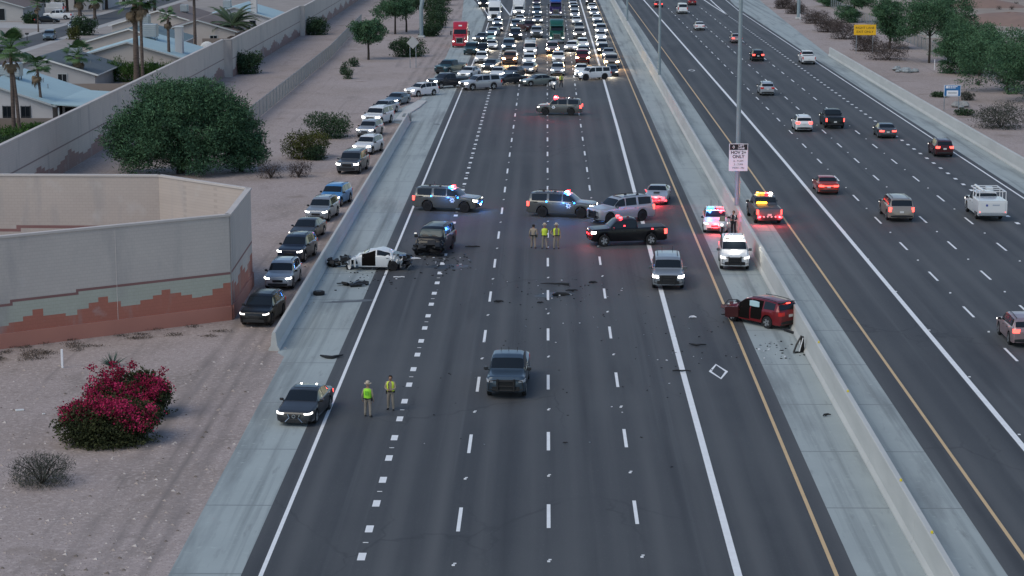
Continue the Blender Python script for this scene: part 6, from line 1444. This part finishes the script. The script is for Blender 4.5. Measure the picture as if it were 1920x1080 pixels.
shrub('round green street shrub in front of the silver parked car', 158, 66, 4.6, 3.6, 2600, .4, L_DARK, 180); shrub('dark hedge beside the black parked sedan', 58, 44, 3.2, 2.4, 1800, .4, L_DARK, 181); shrub('thin yellow-green bush beside the street', 138, 74, 2.4, 2.6, 900, .36, L_OLIVE, 182)
for i, (px, py, w_, h_, lab) in enumerate(((52, 30, 9, 7.5, 'dark tree on the lawn across the street'), (126, 22, 9, 8, 'shade tree over the drive across the street'), (200, 18, 10, 8.5, 'wide shade tree farther along the street'), (290, 20, 11, 8, 'large dark tree behind the brown roofs'), (232, 6, 9, 7, 'far street tree beyond the shade tree'), (515, -8, 9, 6, 'tree top at the far end of the houses'))):
    gtree(px, py, w_, h_, 190 + i, lab, 6000, L_DARK, .5, low=.3, group='trees among the houses', tr=.3)
for i, (px, py, w_, h_, lab) in enumerate(((330, -14, 12, 6, 'far dark tree mass behind the brown-roofed house'), (410, -16, 12, 6, 'far dark tree behind the tall white chimney'), (20, 4, 9, 6, 'far tree above the mauve-roofed garage'))):
    gtree(px, py, w_, h_, 200 + i, lab, 4500, L_DARK, .6, low=.2, group='trees among the houses', tr=.3)

# ------------------------------------------------------------------ signs, lamp posts, gantries
def text(s_, size, m, parent, loc, name='lettering', rot=(math.pi / 2, 0, 0), align='CENTER', bold=.0, xs=1.0):
    cu = bpy.data.curves.new(name, 'FONT'); cu.body = s_; cu.size = size; cu.align_x = align; cu.align_y = 'CENTER'; cu.offset = bold; cu.extrude = .003
    to = bpy.data.objects.new(name, cu); C.objects.link(to); bpy.context.view_layer.update()
    me = bpy.data.meshes.new_from_object(to.evaluated_get(bpy.context.evaluated_depsgraph_get())); bpy.data.objects.remove(to); bpy.data.curves.remove(cu)
    me.materials.clear(); me.materials.append(m); o = obj(name, me, parent, loc, rot); o.scale = (xs, 1, 1); return o
M_SBLACK = mat('sign_black', (0.012, 0.012, 0.014), .6); M_SWHITE = mat('sign_white', (0.74, 0.74, 0.76), .6); M_SBLUE = mat('sign_blue', (0.02, 0.14, 0.34), .6); M_SYEL = mat('sign_yellow', (0.84, 0.47, 0.012), .6); M_SGREY = mat('sign_back', (0.42, 0.42, 0.41), .6, .3)
YP = G(1382, 385, 1.42).y
def lamp_post(label, y, sign=False):
    root = thing('lamp_post', label, 'lamp post', (c1, y, 1.42), 0, 'lamp posts on the median')
    build('base', MB().box((0, 0, .18), (.34, .34, .36), ch=.03), M_POLE, root); h_ = 22
    build('pole', MB().tube([(0, 0, 0), (0, 0, 8), (0, 0, h_)], [.19, .175, .12], 12), M_POLE, root, 60)
    for sg in (1, -1):
        build('arm', MB().tube([(0, 0, h_ - .4), (sg * 1.2, 0, h_ + .3), (sg * 3.2, 0, h_ + .4)], .05, 6), M_POLE, root); build('lamp_head', MB().box((sg * 3.5, 0, h_ + .4), (.9, .34, .16), ch=.04), M_GALV, root)
    return root
lamp_post('tall steel lamp post carrying the carpool sign on the median', YP)
lamp_post('second lamp post up the median beyond the carpool sign', G(1236, 140, 1.42).y); lamp_post('third, farthest lamp post on the median', G(1175, 39, 1.42).y)
W_, Hh = 1.46, 2.15
zc = None
lo, hi = 1.5, 12
for _ in range(40):
    m_ = (lo + hi) / 2
    if P((c1, YP - .25, m_))[1] > 295: lo = m_
    else: hi = m_
sg_ = thing('carpool_sign', 'white and black carpool lane sign clamped to the tall lamp post', 'sign', (c1 + .02, YP - .26, lo))
build('panel', MB().box((0, 0, 0), (W_, .03, Hh), ch=.012), M_SWHITE, sg_); build('bracket', MB().box((0, .13, .5), (.4, .22, .08)).box((0, .13, -.5), (.4, .22, .08)), M_GALV, sg_)
build('header', MB().box((0, -.018, .80), (W_ - .10, .008, .45)), M_SBLACK, sg_)
mb = MB(); o_ = [(0, -.15), (.09, 0), (0, .15), (-.09, 0)]; mb.add([(a - .38, -.026, b + .80) for a, b in o_] + [(a * .5 - .38, -.026, b * .55 + .80) for a, b in o_], [(j, (j + 1) % 4, 4 + (j + 1) % 4, 4 + j) for j in range(4)]); build('diamond', mb, M_SWHITE, sg_)
text('LEFT', .21, M_SWHITE, sg_, (.20, -.026, .905), bold=.006); text('LANE', .21, M_SWHITE, sg_, (.20, -.026, .70), bold=.006)
text('HOV 2+', .34, M_SBLACK, sg_, (0, -.02, .37), bold=.008); text('ONLY', .34, M_SBLACK, sg_, (0, -.02, .05), bold=.008)
text('6 - 9 AM', .21, M_SBLACK, sg_, (0, -.02, -.29)); text('3 - 7 PM', .21, M_SBLACK, sg_, (0, -.02, -.56)); text('MON - FRI', .20, M_SBLACK, sg_, (0, -.02, -.83))
def two_post(label, name, p0, p1, w_, h_, cx, cy, m):
    a = G(*p0); b = G(*p1); mid = (a + b) / 2; yy = mid.y; lo, hi = 0.5, 15
    for _ in range(40):
        m_ = (lo + hi) / 2
        if P((mid.x, yy, m_))[1] > cy: lo = m_
        else: hi = m_
    root = thing(name, label, 'sign', (mid.x, yy, 0)); s_ = abs(b.x - a.x) / 2
    for sg in (1, -1): build('post', MB().tube([(sg * s_, .05, 0), (sg * s_, .05, lo + h_ * .45)], .055, 6), M_GALV, root)
    return root, lo
ys_, z = two_post('yellow sign reading RIGHT LANE EXIT ONLY on two posts', 'exit_sign', (1606, 101), (1635, 100), 3.4, 1.65, 1621, 56, M_SYEL)
build('panel', MB().box((0, 0, z), (3.45, .05, 1.65), ch=.02), M_SYEL, ys_); text('RIGHT LANE', .50, M_SBLACK, ys_, (0, -.03, z + .30), xs=1.05); text('EXIT ONLY', .50, M_SBLACK, ys_, (0, -.03, z - .32), xs=1.05)
bs_, z = two_post('blue roadside sign with a white name panel on two posts', 'sponsor_sign', (1770, 207), (1797, 207), 2.0, 1.4, 1786, 170, M_SBLUE)
build('panel', MB().box((.05, 0, z), (1.98, .05, 1.36), ch=.02), M_SWHITE, bs_); build('face', MB().box((.05, -.03, z), (1.86, .012, 1.24)), M_SBLUE, bs_)
build('name_panel', MB().box((.05, -.04, z - .28), (1.34, .012, .62)), M_SWHITE, bs_); build('emblem', MB().box((-.58, -.04, z + .42), (.32, .012, .30), ch=.005), M_SWHITE, bs_)
mb = MB()
for i in range(5): mb.box((-.30 + i * .21, -.04, z + .49), (.15, .01, .11))
for i in range(4): mb.box((-.30 + i * .21, -.04, z + .33), (.15, .01, .10))
build('lettering', mb, M_SWHITE, bs_)
mb = MB()
for i in range(9): mb.box((-.38 + i * .11, -.05, z - .26), (.075, .01, .11))
build('name_lettering', mb, M_SGREY if False else mat('sign_ink', (0.16, 0.18, 0.18), .6), bs_)
ds_, z = two_post('blank grey back of a diamond warning sign on two posts', 'warning_sign', (769, 127), (780, 127), 1.3, 1.3, 775, 80, M_SGREY)
build('panel', MB().box((0, -.02, z), (1.28, .03, 1.28), tilt=Matrix.Rotation(R(45), 3, 'Y'), ch=.012), M_SGREY, ds_)
# overhead sign gantries: curved leg on the verge, straight leg on the desert side
g_ = G(790, 71); gl = thing('sign_gantry', 'thick curved steel gantry leg standing on the dirt verge', 'gantry', tuple(g_))
build('leg', MB().tube([(0, 0, 0), (0, 0, 3), (0, 0, 5.2), (.35, 0, 6.6), (1.2, 0, 7.7), (2.6, 0, 8.3), (5, 0, 8.5), (12, 0, 8.6)], [.34, .34, .34, .33, .33, .32, .31, .26], 14), M_POLE, gl, 60); build('base', MB().box((0, 0, .2), (1.2, 1.2, .4), ch=.1), M_BARR, gl)
build('brace', MB().tube([(-.1, 0, 5.2), (-.1, 0, 9.5)], .10, 8), M_POLE, gl)
g_ = G(1497, 36); gl = thing('sign_gantry', 'straight steel gantry leg among the brown bushes', 'gantry', tuple(g_))
build('leg', MB().tube([(0, 0, 0), (0, 0, 6), (0, 0, 9)], [.34, .32, .30], 14), M_POLE, gl, 60); build('base', MB().box((0, 0, .2), (1.2, 1.2, .4), ch=.1), M_BARR, gl)
def marker(label, px, py, h_): o = build('marker_post', MB().box((0, 0, h_ / 2), (.12, .05, h_), ch=.008), M_SWHITE, None, loc=tuple(G(px, py))); tag(o, label, 'marker post')
marker('thin white marker post in front of the near noise wall', 117, 690, 1.05); marker('thin white marker post on the desert verge', 1752, 131, 1.5); marker('thin white marker post at the foot of the gantry leg', 1500, 37, 1.2)

# ------------------------------------------------------------------ crash debris
def scrap(name, label, px, py, pts, rad, m, rz=0, flat=None, cat='debris', z=.02):
    g_ = G(px, py); mb = MB().tube(pts, rad, 6)
    if flat: mb.v = [(x, y, zz * flat) for x, y, zz in mb.v]
    o = build(name, mb, m, None, 50, loc=(g_.x, g_.y, z), rot=(0, 0, rz)); tag(o, label, cat)
def bumper_pts(L_, c): return [(-L_ / 2, 0, .07), (-L_ / 4, c, .09), (0, c * 1.25, .07), (L_ / 4, c * .9, .10), (L_ / 2, 0, .08)]
scrap('bumper_strip', 'black curved bumper strip on the near edge of the shoulder', 622, 669, bumper_pts(1.25, -.45), [.05, .09, .10, .08, .04], M_BLACK, .1)
scrap('bumper_strip', 'dark curved trim strip beside the carpool diamond line', 1308, 648, bumper_pts(1.0, -.22), [.03, .06, .06, .05, .03], M_BLACK, -.3)
scrap('trim_strip', 'straight dark trim strip lying across the carpool line', 1278, 699, bumper_pts(1.0, .05), [.03, .05, .05, .04, .03], M_BLACK, -.08, z=.03)
scrap('trim_strip', 'long black trim strip between the middle lanes below the officers', 1040, 535, bumper_pts(1.9, .1), [.02, .04, .05, .07, .09], M_BLACK, -.15)
scrap('grille_piece', 'black and white broken grille piece on the middle lane dash', 1052, 555, bumper_pts(1.1, .15), [.06, .12, .13, .10, .05], M_BLACK, 0)
scrap('trim_strip', 'short flat black strip beside the broken grille piece', 1072, 547, bumper_pts(.8, .05), [.03, .05, .06, .05, .03], M_BLACK, .05)
scrap('trim_piece', 'small black scrap in the lane below the black pickup', 1112, 532, bumper_pts(.55, .1), [.04, .07, .08, .06, .03], M_BLACK, 0)
scrap('trim_strip', 'long black splinter beside the black wreck', 886, 465, bumper_pts(1.1, .08), [.03, .06, .05, .06, .03], M_BLACK, 0)
scrap('trim_piece', 'black scrap on the lane dash below the black wreck', 935, 568, bumper_pts(.6, .1), [.04, .07, .08, .06, .04], M_BLACK, 0)
scrap('trim_piece', 'black scrap just left behind by the grille piece'.replace('left behind by', 'short of'), 1013, 570, bumper_pts(.4, .05), [.03, .05, .06, .05, .03], M_BLACK, 0)
scrap('plastic_shard', 'white plastic shard in the carpool lane', 1299, 598, bumper_pts(.45, .15), [.03, .06, .08, .06, .03], M_SWHITE, .2)
scrap('metal_strip', 'white metal strip on the road below the white wreck', 748, 522, bumper_pts(.75, 0), [.035] * 5, M_SWHITE, 0)
scrap('body_panel', 'white torn body panel between the two wrecks', 776, 486, bumper_pts(1.0, .1), [.06, .14, .16, .12, .05], M_SWHITE, 0, .4)
scrap('trim_piece', 'black scrap on the concrete median shoulder', 1551, 782, bumper_pts(.45, .12), [.03, .05, .07, .05, .02], M_BLACK, .4)
scrap('trim_piece', 'small dark scrap in the lane beyond the two near officers', 1060, 834, bumper_pts(.25, .03), [.02, .03, .04, .03, .02], M_BLACK, 0)
scrap('trim_strip', 'black rubber strip trailing from the red wreck along the barrier', 1488, 627, [(-.5, .9, .08), (-.1, .3, .05), (.25, -.3, .05), (.5, -.9, .06)], [.06, .09, .07, .04], M_BLACK, 0)
g_ = G(660, 536); cb_ = thing('crumpled_bumper', 'crumpled black bumper with pale edges on the concrete below the white wreck', 'debris', tuple(g_))
mb = MB(); rr = random.Random(3)
for i in range(9): mb.box((rr.uniform(-.8, .8), rr.uniform(-.5, .5), .14), (rr.uniform(.3, .9), rr.uniform(.15, .4), rr.uniform(.05, .2)), rz=rr.uniform(-.8, .8), tilt=Matrix.Rotation(rr.uniform(-.5, .5), 3, 'X'))
build('cover', mb, M_BLACK, cb_); build('trim', MB().tube([(.1, -.4, .25), (.5, .2, .32), (1.0, .1, .15)], .035, 5).tube([(.2, -.5, .1), (.9, -.3, .12)], .03, 5), M_GALV, cb_)
g_ = G(598, 553); tr_ = thing('loose_wheel', 'loose black wheel lying at the foot of the shoulder barrier', 'wheel', (g_.x, g_.y, .014), .3)
obj('tyre', wheel_meshes(.33, True)[0], tr_, (0, 0, .12), (math.pi / 2, 0, 0), (1.15, 1, 1.15)); obj('rim', wheel_meshes(.33, True)[1], tr_, (0, 0, .12), (math.pi / 2, 0, 0))
g_ = G(1496, 662); dp = thing('torn_door_frame', 'torn black door frame leaning on the median barrier behind the red wreck', 'debris', (g_.x, g_.y, .01), .5)
build('frame', MB().tube([(-.3, 0, .05), (-.1, 0, .5), (.25, .05, .95), (.35, .05, .9), (.4, 0, .05), (-.3, 0, .05)], .06, 6).box((.28, .03, .5), (.2, .06, .85), ch=.02), M_BLACK, dp); build('strip', MB().tube([(.05, -.06, .08), (.3, -.05, .85)], .03, 5), M_SWHITE, dp)
mb = MB(); rr = random.Random(77)
def scatter(px, py, sx, sy, n, big):
    for i in range(n):
        g_ = G(rr.gauss(px, sx), rr.gauss(py, sy)); s_ = rr.uniform(.02, .075) * big
        mb.box((g_.x, g_.y, .016 + s_ * .25), (s_ * rr.uniform(.6, 2), s_, s_ * .5), rz=rr.uniform(0, 3), m=rr.choice([0, 0, 0, 0, 0, 1, 2]))
scatter(830, 492, 30, 10, 90, 1.5); scatter(690, 515, 35, 14, 70, 1.4); scatter(1050, 545, 45, 16, 55, 1.2); scatter(1090, 580, 90, 40, 45, 1.0); scatter(1300, 660, 60, 45, 45, 1.0); scatter(1460, 658, 25, 12, 40, 1.4); scatter(1000, 700, 160, 90, 40, .9)
tag(build('debris', mb, [M_BLACK, M_SWHITE, M_GALV]), 'scattered broken plastic and glass across the crash lanes', 'debris', kind='stuff')
# overlap report for placing only
if False:
    pass
